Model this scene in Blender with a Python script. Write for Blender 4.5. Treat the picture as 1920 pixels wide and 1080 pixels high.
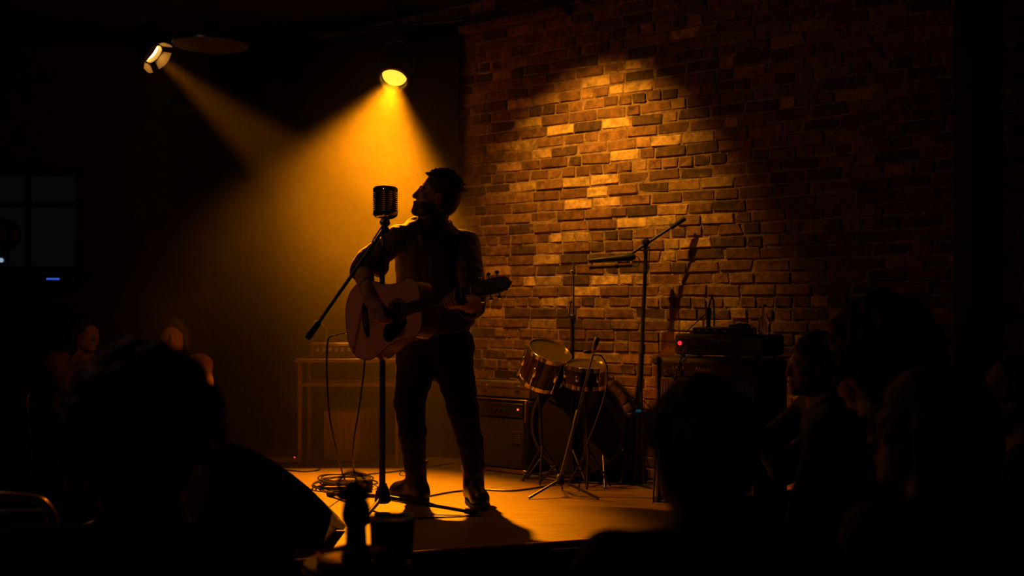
import bpy, math, random
import numpy as np
from mathutils import Vector, Matrix, Euler

for o in list(bpy.data.objects):
    bpy.data.objects.remove(o, do_unlink=True)
scene = bpy.context.scene
COL = scene.collection
R = math.radians

# ------------------------------------------------------------------ camera
F, HORIZON, CAMZ, STAGE = 2100.0, 570.0, 1.34, 0.30
cam_data = bpy.data.cameras.new('camera')
cam_data.sensor_width = 36.0
cam_data.lens = 36.0 * F / 1920.0
cam_data.shift_y = (HORIZON - 540.0) / 1920.0
cam_data.dof.use_dof = True
cam_data.dof.focus_distance = 5.85
cam_data.dof.aperture_fstop = 2.0
cam_data.clip_start = 0.05
cam = bpy.data.objects.new('camera', cam_data)
cam.location = (0, 0, CAMZ)
cam.rotation_euler = (R(90), 0, 0)
COL.objects.link(cam)
scene.camera = cam

# ------------------------------------------------------------------ world, exposure
world = bpy.data.worlds.new('night')
scene.world = world
world.use_nodes = True
world.node_tree.nodes['Background'].inputs['Color'].default_value = (0.10, 0.13, 0.26, 1)
world.node_tree.nodes['Background'].inputs['Strength'].default_value = 0.011
scene.view_settings.view_transform = 'Standard'
scene.view_settings.look = 'None'
scene.view_settings.exposure = 0.0
scene.view_settings.gamma = 1.0
scene.view_settings.use_curve_mapping = False
scene.cycles.use_denoising = True
scene.cycles.use_adaptive_sampling = True
scene.cycles.adaptive_threshold = 0.02
scene.cycles.adaptive_min_samples = 16
scene.cycles.max_bounces = 4
scene.cycles.diffuse_bounces = 1
scene.cycles.glossy_bounces = 3
scene.cycles.transmission_bounces = 4
scene.cycles.volume_bounces = 1
scene.cycles.sample_clamp_indirect = 4.0
scene.cycles.blur_glossy = 0.5
scene.cycles.caustics_reflective = False
scene.cycles.caustics_refractive = False

AMBER = (1.0, 0.26, 0.002)


def P(px, py, y):
    """world point that lies y metres into the room on the line through a pixel of the 1920x1080 frame"""
    return Vector(((px - 960.0) / F * y, y, CAMZ - (py - HORIZON) / F * y))


def on_stage(px, py, z=STAGE):
    y = F * (CAMZ - z) / (py - HORIZON)
    return P(px, py, y)


def spot(name, loc, aim, watts, cone, blend, radius, colour=AMBER):
    l = bpy.data.lights.new(name, 'SPOT')
    l.energy = watts
    l.color = colour
    l.spot_size = R(cone)
    l.spot_blend = blend
    l.shadow_soft_size = radius
    o = bpy.data.objects.new(name, l)
    o.location = loc
    o.rotation_euler = (Vector(aim) - Vector(loc)).to_track_quat('-Z', 'Y').to_euler()
    COL.objects.link(o)
    return o


# positions of the stage lamps (the fixtures are built round these further down)
LAMP_A = P(288, 101, 6.5)          # upper left, lens turned to the audience
AIM_A = Vector((-0.10, 6.25, 1.15))
LAMP_B = P(738, 150, 7.42)          # above and behind the singer
AIM_B = LAMP_B + Vector((-0.13, -0.72, -1.0))
LAMP_C = Vector((0.0, 6.1, 3.19))   # added lamp, unseen above the frame, to light the bricks
AIM_C = Vector((0.52, 6.86, 1.78))

# ------------------------------------------------------------------ mesh helpers
class MB:
    """collects shapes in world coordinates, build() links them as one mesh object"""

    def __init__(self):
        self.v = []
        self.f = []
        self.M = None

    def add(self, verts, faces):
        b = len(self.v)
        if self.M is not None:
            verts = [self.M @ Vector(p) for p in verts]
        self.v += [tuple(p) for p in verts]
        self.f += [tuple(i + b for i in f) for f in faces]
        return self

    def box(self, c, s, rot=None, bev=0.0):
        """box centred at c, full size s, rot = 3x3 matrix / Euler / yaw; bev = chamfer"""
        hx, hy, hz = s[0] / 2, s[1] / 2, s[2] / 2
        if rot is None:
            m = Matrix.Identity(3)
        elif isinstance(rot, (int, float)):
            m = Matrix.Rotation(rot, 3, 'Z')
        elif isinstance(rot, Euler):
            m = rot.to_matrix()
        else:
            m = rot
        c = Vector(c)
        if bev <= 0:
            vs = [(x, y, z) for x in (-hx, hx) for y in (-hy, hy) for z in (-hz, hz)]
            fs = [(0, 1, 3, 2), (4, 6, 7, 5), (0, 4, 5, 1), (2, 3, 7, 6), (0, 2, 6, 4), (1, 5, 7, 3)]
        else:
            b = min(bev, hx * .95, hy * .95, hz * .95)
            vs, idx = [], {}
            for sx in (-1, 1):
                for sy in (-1, 1):
                    for sz in (-1, 1):
                        for ax in range(3):
                            p = [sx * (hx - b), sy * (hy - b), sz * (hz - b)]
                            p[ax] = (sx * hx, sy * hy, sz * hz)[ax]
                            idx[(sx, sy, sz, ax)] = len(vs)
                            vs.append(p)
            fs = []
            for ax in range(3):
                o1, o2 = [a for a in range(3) if a != ax]
                for s_ in (-1, 1):
                    loop = []
                    for (a, b_) in ((-1, -1), (1, -1), (1, 1), (-1, 1)):
                        k = [0, 0, 0]
                        k[ax], k[o1], k[o2] = s_, a, b_
                        loop.append(idx[(k[0], k[1], k[2], ax)])
                    flip = (s_ > 0) != (ax == 1)
                    fs.append(tuple(loop if flip else loop[::-1]))
            for ax in range(3):           # edge chamfers, along axis ax
                o1, o2 = [a for a in range(3) if a != ax]
                for a in (-1, 1):
                    for b_ in (-1, 1):
                        k0 = [0, 0, 0]
                        k0[o1], k0[o2] = a, b_
                        k1 = list(k0)
                        k0[ax], k1[ax] = -1, 1
                        fs.append((idx[(*k0, o1)], idx[(*k1, o1)], idx[(*k1, o2)], idx[(*k0, o2)]))
            for sx in (-1, 1):
                for sy in (-1, 1):
                    for sz in (-1, 1):
                        fs.append(tuple(idx[(sx, sy, sz, ax)] for ax in range(3)))
        return self.add([c + m @ Vector(p) for p in vs], fs)

    def cyl(self, p0, p1, r0, r1=None, n=20, cap=True):
        r1 = r0 if r1 is None else r1
        return self.lathe(p0, Vector(p1) - Vector(p0), [(0, r0), ((Vector(p1) - Vector(p0)).length, r1)], n, cap)

    def lathe(self, origin, axis, prof, n=24, cap=True):
        """prof: list of (height along axis, radius)"""
        origin, axis = Vector(origin), Vector(axis).normalized()
        a = axis.orthogonal().normalized()
        b = axis.cross(a)
        vs, fs = [], []
        for (h, r) in prof:
            for i in range(n):
                t = 2 * math.pi * i / n
                vs.append(origin + axis * h + (a * math.cos(t) + b * math.sin(t)) * r)
        for k in range(len(prof) - 1):
            for i in range(n):
                j = (i + 1) % n
                fs.append((k * n + i, k * n + j, (k + 1) * n + j, (k + 1) * n + i))
        if cap:
            fs.append(tuple(range(n))[::-1])
            fs.append(tuple(range((len(prof) - 1) * n, len(prof) * n)))
        return self.add(vs, fs)

    def tube(self, pts, r, n=8, closed=False, smooth=0):
        pts = [Vector(p) for p in pts]
        if smooth:
            pts = catmull(pts, smooth, closed)
        m = len(pts)
        rs = r if isinstance(r, (list, tuple)) else None
        up = None
        vs, fs = [], []
        for i, p in enumerate(pts):
            if closed:
                t = pts[(i + 1) % m] - pts[i - 1]
            else:
                t = pts[min(i + 1, m - 1)] - pts[max(i - 1, 0)]
            t.normalize()
            if up is None:
                up = t.orthogonal().normalized()
            up = up - t * up.dot(t)
            if up.length < 1e-6:
                up = t.orthogonal()
            up.normalize()
            w = t.cross(up)
            rr = (rs[0] + (rs[1] - rs[0]) * i / (m - 1)) if rs else r
            for k in range(n):
                a = 2 * math.pi * k / n
                vs.append(p + (up * math.cos(a) + w * math.sin(a)) * rr)
        for i in range(m if closed else m - 1):
            i2 = (i + 1) % m
            for k in range(n):
                k2 = (k + 1) % n
                fs.append((i * n + k, i * n + k2, i2 * n + k2, i2 * n + k))
        if not closed:
            fs.append(tuple(range(n))[::-1])
            fs.append(tuple(range((m - 1) * n, m * n)))
        return self.add(vs, fs)

    def prism(self, outline, depth, frame=None):
        """outline = 3D points of one face, extruded along vector depth"""
        d = Vector(depth)
        pts = [Vector(p) for p in outline]
        n = len(pts)
        fs = [tuple(range(n)), tuple(range(n, 2 * n))[::-1]]
        fs += [(i, i + n, (i + 1) % n + n, (i + 1) % n) for i in range(n)]
        return self.add(pts + [p + d for p in pts], fs)

    def ball(self, c, r, n=12, m=8):
        c = Vector(c)
        rx, ry, rz = (r, r, r) if isinstance(r, (int, float)) else r
        vs = [c + Vector((0, 0, rz))]
        for k in range(1, m):
            t = math.pi * k / m
            for i in range(n):
                a = 2 * math.pi * i / n
                vs.append(c + Vector((rx * math.sin(t) * math.cos(a), ry * math.sin(t) * math.sin(a), rz * math.cos(t))))
        vs.append(c - Vector((0, 0, rz)))
        fs = [(0, 1 + i, 1 + (i + 1) % n) for i in range(n)]
        for k in range(m - 2):
            for i in range(n):
                a, b = 1 + k * n + i, 1 + k * n + (i + 1) % n
                fs.append((a, a + n, b + n, b))
        last = len(vs) - 1
        fs += [(last, 1 + (m - 2) * n + (i + 1) % n, 1 + (m - 2) * n + i) for i in range(n)]
        return self.add(vs, fs)

    def build(self, name, mat, parent=None, smooth=True, angle=40):
        me = bpy.data.meshes.new(name)
        off = root_loc(parent) if parent else Vector((0, 0, 0))
        me.from_pydata([tuple(Vector(p) - off) for p in self.v], [], self.f)
        return link(name, me, mat, parent, smooth, angle)


def link(name, me, mat, parent=None, smooth=True, angle=40):
    fix_normals(me)
    me.materials.append(mat)
    if smooth:
        me.shade_smooth()
        if angle:
            try:
                me.set_sharp_from_angle(angle=R(angle))
            except Exception:
                pass
    o = bpy.data.objects.new(name, me)
    COL.objects.link(o)
    if parent:
        o.parent = parent
    return o


def fix_normals(me):
    import bmesh
    bm = bmesh.new()
    bm.from_mesh(me)
    bmesh.ops.recalc_face_normals(bm, faces=bm.faces)
    bm.to_mesh(me)
    bm.free()


def root_loc(o):
    p = Vector((0, 0, 0))
    while o is not None:
        p = p + o.location
        o = o.parent
    return p


def catmull(pts, k, closed=False):
    out, n = [], len(pts)
    rng = range(n if closed else n - 1)
    for i in rng:
        if closed:
            p0, p1, p2, p3 = pts[i - 1], pts[i], pts[(i + 1) % n], pts[(i + 2) % n]
        else:
            p0, p1, p2, p3 = pts[max(i - 1, 0)], pts[i], pts[i + 1], pts[min(i + 2, n - 1)]
        for j in range(k):
            t = j / k
            out.append(0.5 * ((2 * p1) + (p2 - p0) * t + (2 * p0 - 5 * p1 + 4 * p2 - p3) * t * t + (3 * p1 - p0 - 3 * p2 + p3) * t ** 3))
    if not closed:
        out.append(pts[-1])
    return out


def tag(o, label, category, group=None):
    o['label'] = label
    o['category'] = category
    if group:
        o['group'] = group
    return o


def thing(name, loc, label, category, group=None):
    o = bpy.data.objects.new(name, None)
    o.empty_display_size = 0.1
    o.location = loc
    COL.objects.link(o)
    return tag(o, label, category, group)


def structure(o):
    o['kind'] = 'structure'
    return o


# ------------------------------------------------------------------ implicit surfaces (bodies, cloth, hair)
class Field:
    """signed distance grid, shapes are blended in with a smooth minimum, then meshed with surface nets"""

    def __init__(self, lo, hi, h):
        self.h = h
        self.lo = np.array(lo, dtype=np.float64)
        self.n = np.maximum(4, np.ceil((np.array(hi) - self.lo) / h).astype(int) + 1)
        self.d = np.full(self.n, 0.2, dtype=np.float32)

    def _win(self, lo, hi, pad):
        i0 = np.clip(np.floor((np.array(lo) - pad - self.lo) / self.h).astype(int), 0, self.n)
        i1 = np.clip(np.ceil((np.array(hi) + pad - self.lo) / self.h).astype(int) + 1, 0, self.n)
        if np.any(i1 <= i0):
            return None
        ax = [(self.lo[k] + self.h * np.arange(i0[k], i1[k])).astype(np.float32) for k in range(3)]
        g = np.meshgrid(*ax, indexing='ij')
        return tuple(slice(a, b) for a, b in zip(i0, i1)), g

    def _mix(self, sl, b, k, cut=False):
        a = self.d[sl]
        if cut:
            b = -b
            hh = np.clip(.5 - .5 * (b - a) / k, 0, 1) if k > 0 else (a > b).astype(np.float32)
            self.d[sl] = np.maximum(a, b) if k <= 0 else b + (a - b) * hh + k * hh * (1 - hh)
        else:
            hh = np.clip(.5 + .5 * (b - a) / k, 0, 1)
            self.d[sl] = b + (a - b) * hh - k * hh * (1 - hh)

    def cone(self, a, b, ra, rb=None, k=.02, squash=None, f=1.0, cut=False):
        """round cone from a to b; squash = direction in which it is flattened to the fraction f"""
        rb = ra if rb is None else rb
        a, b = np.array(a, dtype=np.float64), np.array(b, dtype=np.float64)
        m = max(ra, rb)
        w = self._win(np.minimum(a, b) - m, np.maximum(a, b) + m, k + 3 * self.h + (.1 if False else 0.0))
        if w is None:
            return self
        sl, (x, y, z) = w
        px, py, pz = x - a[0], y - a[1], z - a[2]
        ba = b - a
        if squash is not None:
            s = np.array(squash, dtype=np.float64)
            s /= np.linalg.norm(s)
            q = (px * s[0] + py * s[1] + pz * s[2]) * (1 / f - 1)
            px, py, pz = px + q * s[0], py + q * s[1], pz + q * s[2]
            ba = ba + s * ba.dot(s) * (1 / f - 1)
        L = max(ba.dot(ba), 1e-9)
        t = np.clip((px * ba[0] + py * ba[1] + pz * ba[2]) / L, 0, 1)
        d = np.sqrt((px - ba[0] * t) ** 2 + (py - ba[1] * t) ** 2 + (pz - ba[2] * t) ** 2) - (ra + (rb - ra) * t)
        self._mix(sl, d.astype(np.float32), k, cut)
        return self

    def ell(self, c, r, M=None, k=.02, cut=False):
        """ellipsoid, radii r, M = 3x3 matrix whose columns are its axes"""
        c, r = np.array(c, dtype=np.float64), np.array(r, dtype=np.float64)
        m = r.max()
        w = self._win(c - m, c + m, k + 3 * self.h)
        if w is None:
            return self
        sl, (x, y, z) = w
        p = [x - c[0], y - c[1], z - c[2]]
        if M is not None:
            A = np.array(M)
            p = [p[0] * A[0, i] + p[1] * A[1, i] + p[2] * A[2, i] for i in range(3)]
        k0 = np.sqrt(sum((p[i] / r[i]) ** 2 for i in range(3)))
        k1 = np.sqrt(sum((p[i] / r[i] ** 2) ** 2 for i in range(3))) + 1e-6
        self._mix(sl, (k0 * (k0 - 1) / k1).astype(np.float32), k, cut)
        return self

    def cut_plane(self, p, nrm):
        """removes the side nrm points to"""
        ax = [(self.lo[k] + self.h * np.arange(self.n[k])).astype(np.float32) for k in range(3)]
        nrm = np.array(nrm, dtype=np.float64)
        nrm /= np.linalg.norm(nrm)
        d = (ax[0] - p[0])[:, None, None] * nrm[0] + (ax[1] - p[1])[None, :, None] * nrm[1] + (ax[2] - p[2])[None, None, :] * nrm[2]
        self.d = np.maximum(self.d, d.astype(np.float32))
        return self

    def ripple(self, amp, freq, seed=0):
        """irregular folds"""
        rng = random.Random(seed)
        ax = [(self.lo[k] + self.h * np.arange(self.n[k])).astype(np.float32) for k in range(3)]
        tot = np.zeros(self.n, dtype=np.float32)
        for q in range(5):
            v = Vector((rng.gauss(0, 1), rng.gauss(0, 1), rng.gauss(0, .8))).normalized() * freq * (1 + .5 * q)
            ph = rng.uniform(0, 6.28)
            tot += np.sin((ax[0] * v.x)[:, None, None] + (ax[1] * v.y)[None, :, None] + (ax[2] * v.z)[None, None, :] + ph) / (1 + .4 * q)
        self.d += (tot * amp / 2.2).astype(np.float32)
        return self

    def mesh(self):
        d = self.d.copy()
        for ax in range(3):
            sl = [slice(None)] * 3
            sl[ax] = 0
            d[tuple(sl)] = 0.2
            sl[ax] = -1
            d[tuple(sl)] = 0.2
        s = d < 0
        nx, ny, nz = d.shape
        cnt = np.zeros((nx - 1, ny - 1, nz - 1), dtype=np.int8)
        for a in (0, 1):
            for b in (0, 1):
                for c in (0, 1):
                    cnt += s[a:nx - 1 + a, b:ny - 1 + b, c:nz - 1 + c]
        ijk = np.argwhere((cnt > 0) & (cnt < 8))
        ids = np.full(cnt.shape, -1, dtype=np.int64)
        ids[tuple(ijk.T)] = np.arange(len(ijk))
        acc = np.zeros((len(ijk), 3))
        num = np.zeros(len(ijk))
        corner = [(a, b, c) for a in (0, 1) for b in (0, 1) for c in (0, 1)]
        val = {c: d[ijk[:, 0] + c[0], ijk[:, 1] + c[1], ijk[:, 2] + c[2]].astype(np.float64) for c in corner}
        for c0 in corner:
            for ax in range(3):
                if c0[ax]:
                    continue
                c1 = list(c0)
                c1[ax] = 1
                v0, v1 = val[c0], val[tuple(c1)]
                hit = (v0 < 0) != (v1 < 0)
                t = np.where(hit, v0 / np.where(hit, v0 - v1, 1), 0)
                p = np.tile(np.array(c0, dtype=np.float64), (len(ijk), 1))
                p[:, ax] = t
                acc[hit] += p[hit]
                num[hit] += 1
        pos = self.lo + self.h * (ijk + acc / num[:, None])
        quads = []
        for ax in range(3):
            o1, o2 = (ax + 1) % 3, (ax + 2) % 3
            sl0 = [slice(None)] * 3
            sl1 = [slice(None)] * 3
            sl0[ax], sl1[ax] = slice(0, -1), slice(1, None)
            e = np.argwhere(s[tuple(sl0)] != s[tuple(sl1)])
            e = e[(e[:, o1] > 0) & (e[:, o2] > 0) & (e[:, o1] < d.shape[o1] - 1) & (e[:, o2] < d.shape[o2] - 1)]
            q = []
            for (a, b) in ((0, 0), (1, 0), (1, 1), (0, 1)):
                m = e.copy()
                m[:, o1] -= a
                m[:, o2] -= b
                q.append(ids[tuple(m.T)])
            q = np.stack(q, 1)
            inside = s[tuple(e.T)]
            q[inside] = q[inside][:, ::-1]
            quads.append(q)
        return pos, np.concatenate(quads)

    def build(self, name, mat, parent=None, xf=None, smooth_iter=1):
        pos, q = self.mesh()
        if smooth_iter:                     # light smoothing over the quad edges
            for _ in range(smooth_iter):
                acc = np.zeros_like(pos)
                num = np.zeros(len(pos))
                for i in range(4):
                    a, b = q[:, i], q[:, (i + 1) % 4]
                    np.add.at(acc, a, pos[b])
                    np.add.at(num, a, 1)
                    np.add.at(acc, b, pos[a])
                    np.add.at(num, b, 1)
                pos = pos * .5 + .5 * acc / np.maximum(num, 1)[:, None]
        if xf is not None:
            A = np.array(xf)
            pos = pos @ A[:3, :3].T + A[:3, 3]
        off = np.array(root_loc(parent)) if parent else np.zeros(3)
        pos = pos - off
        me = bpy.data.meshes.new(name)
        me.vertices.add(len(pos))
        me.vertices.foreach_set('co', pos.astype(np.float32).ravel())
        me.loops.add(len(q) * 4)
        me.loops.foreach_set('vertex_index', q.astype(np.int32)[:, ::-1].ravel())
        me.polygons.add(len(q))
        me.polygons.foreach_set('loop_start', np.arange(0, len(q) * 4, 4, dtype=np.int32))
        me.update(calc_edges=True)
        me.validate()
        return link(name, me, mat, parent, True, None)


# ------------------------------------------------------------------ materials
MATS = {}


def mat(name, col, rough=.6, metal=0.0, var=.25, scale=12.0, bump=0.0, bscale=60.0, stretch=(1, 1, 1), spec=.5, coat=0.0, sheen=0.0):
    if name in MATS:
        return MATS[name]
    m = bpy.data.materials.new(name)
    m.use_nodes = True
    nt = m.node_tree
    bs = nt.nodes['Principled BSDF']
    tc = nt.nodes.new('ShaderNodeTexCoord')
    mp = nt.nodes.new('ShaderNodeMapping')
    mp.inputs['Scale'].default_value = stretch
    nz = nt.nodes.new('ShaderNodeTexNoise')
    nz.inputs['Scale'].default_value = scale
    nz.inputs['Detail'].default_value = 5
    rp = nt.nodes.new('ShaderNodeValToRGB')
    rp.color_ramp.elements[0].position = .3
    rp.color_ramp.elements[1].position = .7
    rp.color_ramp.elements[0].color = (*[c * (1 - var) for c in col], 1)
    rp.color_ramp.elements[1].color = (*[min(1, c * (1 + var)) for c in col], 1)
    nt.links.new(tc.outputs['Object'], mp.inputs['Vector'])
    nt.links.new(mp.outputs[0], nz.inputs['Vector'])
    nt.links.new(nz.outputs['Fac'], rp.inputs['Fac'])
    nt.links.new(rp.outputs['Color'], bs.inputs['Base Color'])
    bs.inputs['Roughness'].default_value = rough
    bs.inputs['Metallic'].default_value = metal
    bs.inputs['Specular IOR Level'].default_value = spec
    bs.inputs['Coat Weight'].default_value = coat
    bs.inputs['Sheen Weight'].default_value = sheen
    if bump:
        n2 = nt.nodes.new('ShaderNodeTexNoise')
        n2.inputs['Scale'].default_value = bscale
        n2.inputs['Detail'].default_value = 4
        bp = nt.nodes.new('ShaderNodeBump')
        bp.inputs['Strength'].default_value = bump
        bp.inputs['Distance'].default_value = .01
        nt.links.new(mp.outputs[0], n2.inputs['Vector'])
        nt.links.new(n2.outputs['Fac'], bp.inputs['Height'])
        nt.links.new(bp.outputs[0], bs.inputs['Normal'])
    MATS[name] = m
    return m


def glow(name, col, strength):
    m = bpy.data.materials.new(name)
    m.use_nodes = True
    nt = m.node_tree
    nt.nodes.remove(nt.nodes['Principled BSDF'])
    e = nt.nodes.new('ShaderNodeEmission')
    e.inputs['Color'].default_value = (*col, 1)
    e.inputs['Strength'].default_value = strength
    nt.links.new(e.outputs[0], nt.nodes['Material Output'].inputs['Surface'])
    return m


black_metal = mat('black_powder_coated_metal', (.012, .012, .013), .38, .0, .2, bump=.1, bscale=300)
chrome = mat('chrome', (.75, .74, .72), .12, 1.0, .05)
dull_steel = mat('dull_steel', (.35, .34, .33), .32, 1.0, .15)
rubber = mat('black_rubber', (.012, .012, .012), .7)
cable_black = mat('black_cable_sheath', (.012, .011, .011), .42)
tolex = mat('black_tolex', (.014, .013, .013), .55, bump=.35, bscale=420)
black_cloth = mat('black_cloth', (.006, .005, .0045), .7, bump=.3, bscale=260, sheen=.8)
denim = mat('black_denim', (.006, .005, .005), .85, bump=.25, bscale=500, spec=.25)
skin = mat('skin', (.42, .22, .15), .55, var=.12, scale=30, bump=.08, bscale=180)
hair_dark = mat('dark_brown_hair', (.028, .014, .008), .5, var=.4, scale=90, bump=.5, bscale=160)
leather = mat('black_leather', (.008, .007, .006), .32, bump=.12, bscale=500, spec=.4)

# ------------------------------------------------------------------ the stage light itself
spot('stage_lamp_light_left', LAMP_A + (AIM_A - LAMP_A).normalized() * .03, AIM_A, 720, 27, .9, .03)
spot('stage_lamp_light_middle', LAMP_B + (AIM_B - LAMP_B).normalized() * .03, AIM_B, 1750, 63, .62, .05)
spot('added_lamp_light_right', LAMP_C + (AIM_C - LAMP_C).normalized() * .03, AIM_C, 158, 78, 1.0, .02, (1.0, .43, .03))

# added red pendant, out of view at front left, lights guitar and faces (its shade is built with the other pendants)
ADDED_PENDANT = Vector((-2.35, 4.1, 2.85))
hl = bpy.data.lights.new('added_pendant_light', 'POINT')
hl.energy, hl.color, hl.shadow_soft_size = 6.5, (1.0, .42, .24), .05
ho = bpy.data.objects.new('added_pendant_light', hl)
ho.location = ADDED_PENDANT - Vector((0, 0, .07))
COL.objects.link(ho)

# ------------------------------------------------------------------ the room
WREF = Vector((.367, 7.0, 0))
WDIR = Vector((.78, -.6258, 0)).normalized()      # along the brick wall, towards the audience
WNRM = Vector((-.6258, -.78, 0)).normalized()     # out of the wall, into the room
WYAW = math.atan2(WDIR.y, WDIR.x)
CEIL = 3.36


def on_wall(s, z, out=0.0):
    return WREF + WDIR * s + WNRM * out + Vector((0, 0, z))


def wall_s(px):
    k = (px - 960.0) / F
    return (k * WREF.y - WREF.x) / (WDIR.x - k * WDIR.y)


def to_px(p):
    return 960 + F * p[0] / p[1], HORIZON - F * (p[2] - CAMZ) / p[1]


floor_mat = mat('dark_room_floor', (.02, .015, .012), .5, bump=.2, bscale=20)
ceil_mat = mat('black_painted_ceiling', (.02, .018, .016), .85, bump=.3, bscale=25)
plaster = mat('dark_plaster', (.05, .035, .025), .9, bump=.3, bscale=30)
structure(MB().box((.3, 4.0, -.05), (11, 13, .1)).build('floor', floor_mat))
structure(MB().box((.3, 4.0, CEIL + .05), (11, 13, .1)).build('ceiling', ceil_mat))
structure(MB().box((-1.6, 8.85, CEIL / 2), (6.8, .1, CEIL)).build('wall_back', plaster))
structure(MB().box((-4.95, 4.0, CEIL / 2), (.1, 9.8, CEIL)).build('wall_left', plaster))


# stage platform
def stage_wood(name, c0, c1, rough):
    m = bpy.data.materials.new(name)
    m.use_nodes = True
    nt = m.node_tree
    bs = nt.nodes['Principled BSDF']
    tc = nt.nodes.new('ShaderNodeTexCoord')
    mp = nt.nodes.new('ShaderNodeMapping')
    mp.inputs['Rotation'].default_value = (0, 0, R(-4))
    mp.inputs['Scale'].default_value = (1.2, 26, 1)
    n1 = nt.nodes.new('ShaderNodeTexNoise')
    n1.inputs['Scale'].default_value = 5
    n1.inputs['Detail'].default_value = 8
    n1.inputs['Roughness'].default_value = .7
    r1 = nt.nodes.new('ShaderNodeValToRGB')
    r1.color_ramp.elements[0].color = (*c0, 1)
    r1.color_ramp.elements[1].color = (*c1, 1)
    r1.color_ramp.elements[0].position, r1.color_ramp.elements[1].position = .38, .64
    n2 = nt.nodes.new('ShaderNodeTexNoise')
    n2.inputs['Scale'].default_value = 3.0
    n2.inputs['Detail'].default_value = 6
    r2 = nt.nodes.new('ShaderNodeMapRange')
    r2.inputs[3].default_value, r2.inputs[4].default_value = rough - .1, rough + .16
    n3 = nt.nodes.new('ShaderNodeTexNoise')
    n3.inputs['Scale'].default_value = 9
    n3.inputs['Detail'].default_value = 5
    bp = nt.nodes.new('ShaderNodeBump')
    bp.inputs['Strength'].default_value = .6
    bp.inputs['Distance'].default_value = .005
    L = nt.links.new
    L(tc.outputs['Object'], mp.inputs[0])
    L(mp.outputs[0], n1.inputs['Vector'])
    L(n1.outputs['Fac'], r1.inputs[0])
    L(r1.outputs[0], bs.inputs['Base Color'])
    L(tc.outputs['Object'], n2.inputs['Vector'])
    L(n2.outputs['Fac'], r2.inputs[0])
    L(r2.outputs[0], bs.inputs['Roughness'])
    L(mp.outputs[0], n3.inputs['Vector'])
    L(n3.outputs['Fac'], bp.inputs['Height'])
    L(bp.outputs[0], bs.inputs['Normal'])
    bs.inputs['IOR'].default_value = 1.9
    return m


stage_mat = stage_wood('worn_dark_stage_boards', (.018, .010, .006), (.17, .096, .046), .50)
SA, SD = Vector((-.023, 4.85, 0)), Vector((.951, .309, 0)).normalized()
S_LEFT = SA - SD * 2.25
S_RIGHT = SA + SD * 2.30
corner = [S_LEFT, S_RIGHT, on_wall(-1.2, 0, .01) , Vector((-.7, 8.78, 0)), Vector((-1.62, 8.78, 0))]
st = structure(MB().prism([p + Vector((0, 0, STAGE)) for p in corner], (0, 0, -STAGE + .004)).build('stage_platform', stage_mat))
lip = mat('red_brown_edge_strip', (.42, .15, .055), .5, bump=.1, spec=1.0)
mb = MB()
nrm = Vector((SD.y, -SD.x, 0))
mb.box(SA + SD * .02 + nrm * .012 + Vector((0, 0, STAGE - .014)), (4.5, .024, .034), math.atan2(SD.y, SD.x), .006)
mb.build('edge_strip', lip, st)
mb = MB()
for i in range(4):
    c = S_LEFT + SD * (.57 + i * 1.137)
    mb.box(c + nrm * .006 + Vector((0, 0, .135)), (1.128, .012, .262), math.atan2(SD.y, SD.x), .003)
mb.build('skirt_panel', mat('black_skirt_board', (.012, .011, .011), .7), st)

# brick wall: mortar bed + bricks
def brick_material(name, use_object):
    m = bpy.data.materials.new(name)
    m.use_nodes = True
    nt = m.node_tree
    L = nt.links.new
    bs = nt.nodes['Principled BSDF']
    if use_object:
        src = nt.nodes.new('ShaderNodeObjectInfo')
        base = src.outputs['Color']
    else:
        src = nt.nodes.new('ShaderNodeAttribute')
        src.attribute_name = 'brick_colour'
        base = src.outputs['Color']
    geo = nt.nodes.new('ShaderNodeNewGeometry')
    n1 = nt.nodes.new('ShaderNodeTexNoise')
    n1.inputs['Scale'].default_value = 22
    n1.inputs['Detail'].default_value = 7
    n1.inputs['Roughness'].default_value = .65
    r1 = nt.nodes.new('ShaderNodeMapRange')
    r1.inputs[1].default_value, r1.inputs[2].default_value = .3, .7
    r1.inputs[3].default_value, r1.inputs[4].default_value = .35, 1.45
    mul = nt.nodes.new('ShaderNodeMix')
    mul.data_type = 'RGBA'
    mul.blend_type = 'MULTIPLY'
    mul.inputs['Factor'].default_value = 1
    n2 = nt.nodes.new('ShaderNodeTexNoise')
    n2.inputs['Scale'].default_value = 130
    n2.inputs['Detail'].default_value = 6
    bp = nt.nodes.new('ShaderNodeBump')
    bp.inputs['Strength'].default_value = .55
    bp.inputs['Distance'].default_value = .006
    L(geo.outputs['Position'], n1.inputs['Vector'])
    L(n1.outputs['Fac'], r1.inputs[0])
    L(base, mul.inputs[6])
    L(r1.outputs[0], mul.inputs[7])
    n4 = nt.nodes.new('ShaderNodeTexNoise')
    n4.inputs['Scale'].default_value = 9
    n4.inputs['Detail'].default_value = 6
    n4.inputs['Roughness'].default_value = .7
    r4 = nt.nodes.new('ShaderNodeMapRange')
    r4.inputs[1].default_value, r4.inputs[2].default_value = .60, .70
    r4.inputs[3].default_value, r4.inputs[4].default_value = 0, .55
    wash = nt.nodes.new('ShaderNodeMix')
    wash.data_type = 'RGBA'
    wash.inputs[7].default_value = (.42, .25, .12, 1)
    L(geo.outputs['Position'], n4.inputs['Vector'])
    L(n4.outputs['Fac'], r4.inputs[0])
    L(r4.outputs[0], wash.inputs[0])
    L(mul.outputs[2], wash.inputs[6])
    L(wash.outputs[2], bs.inputs['Base Color'])
    L(geo.outputs['Position'], n2.inputs['Vector'])
    L(n2.outputs['Fac'], bp.inputs['Height'])
    L(bp.outputs[0], bs.inputs['Normal'])
    bs.inputs['Roughness'].default_value = .82
    return m


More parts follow.
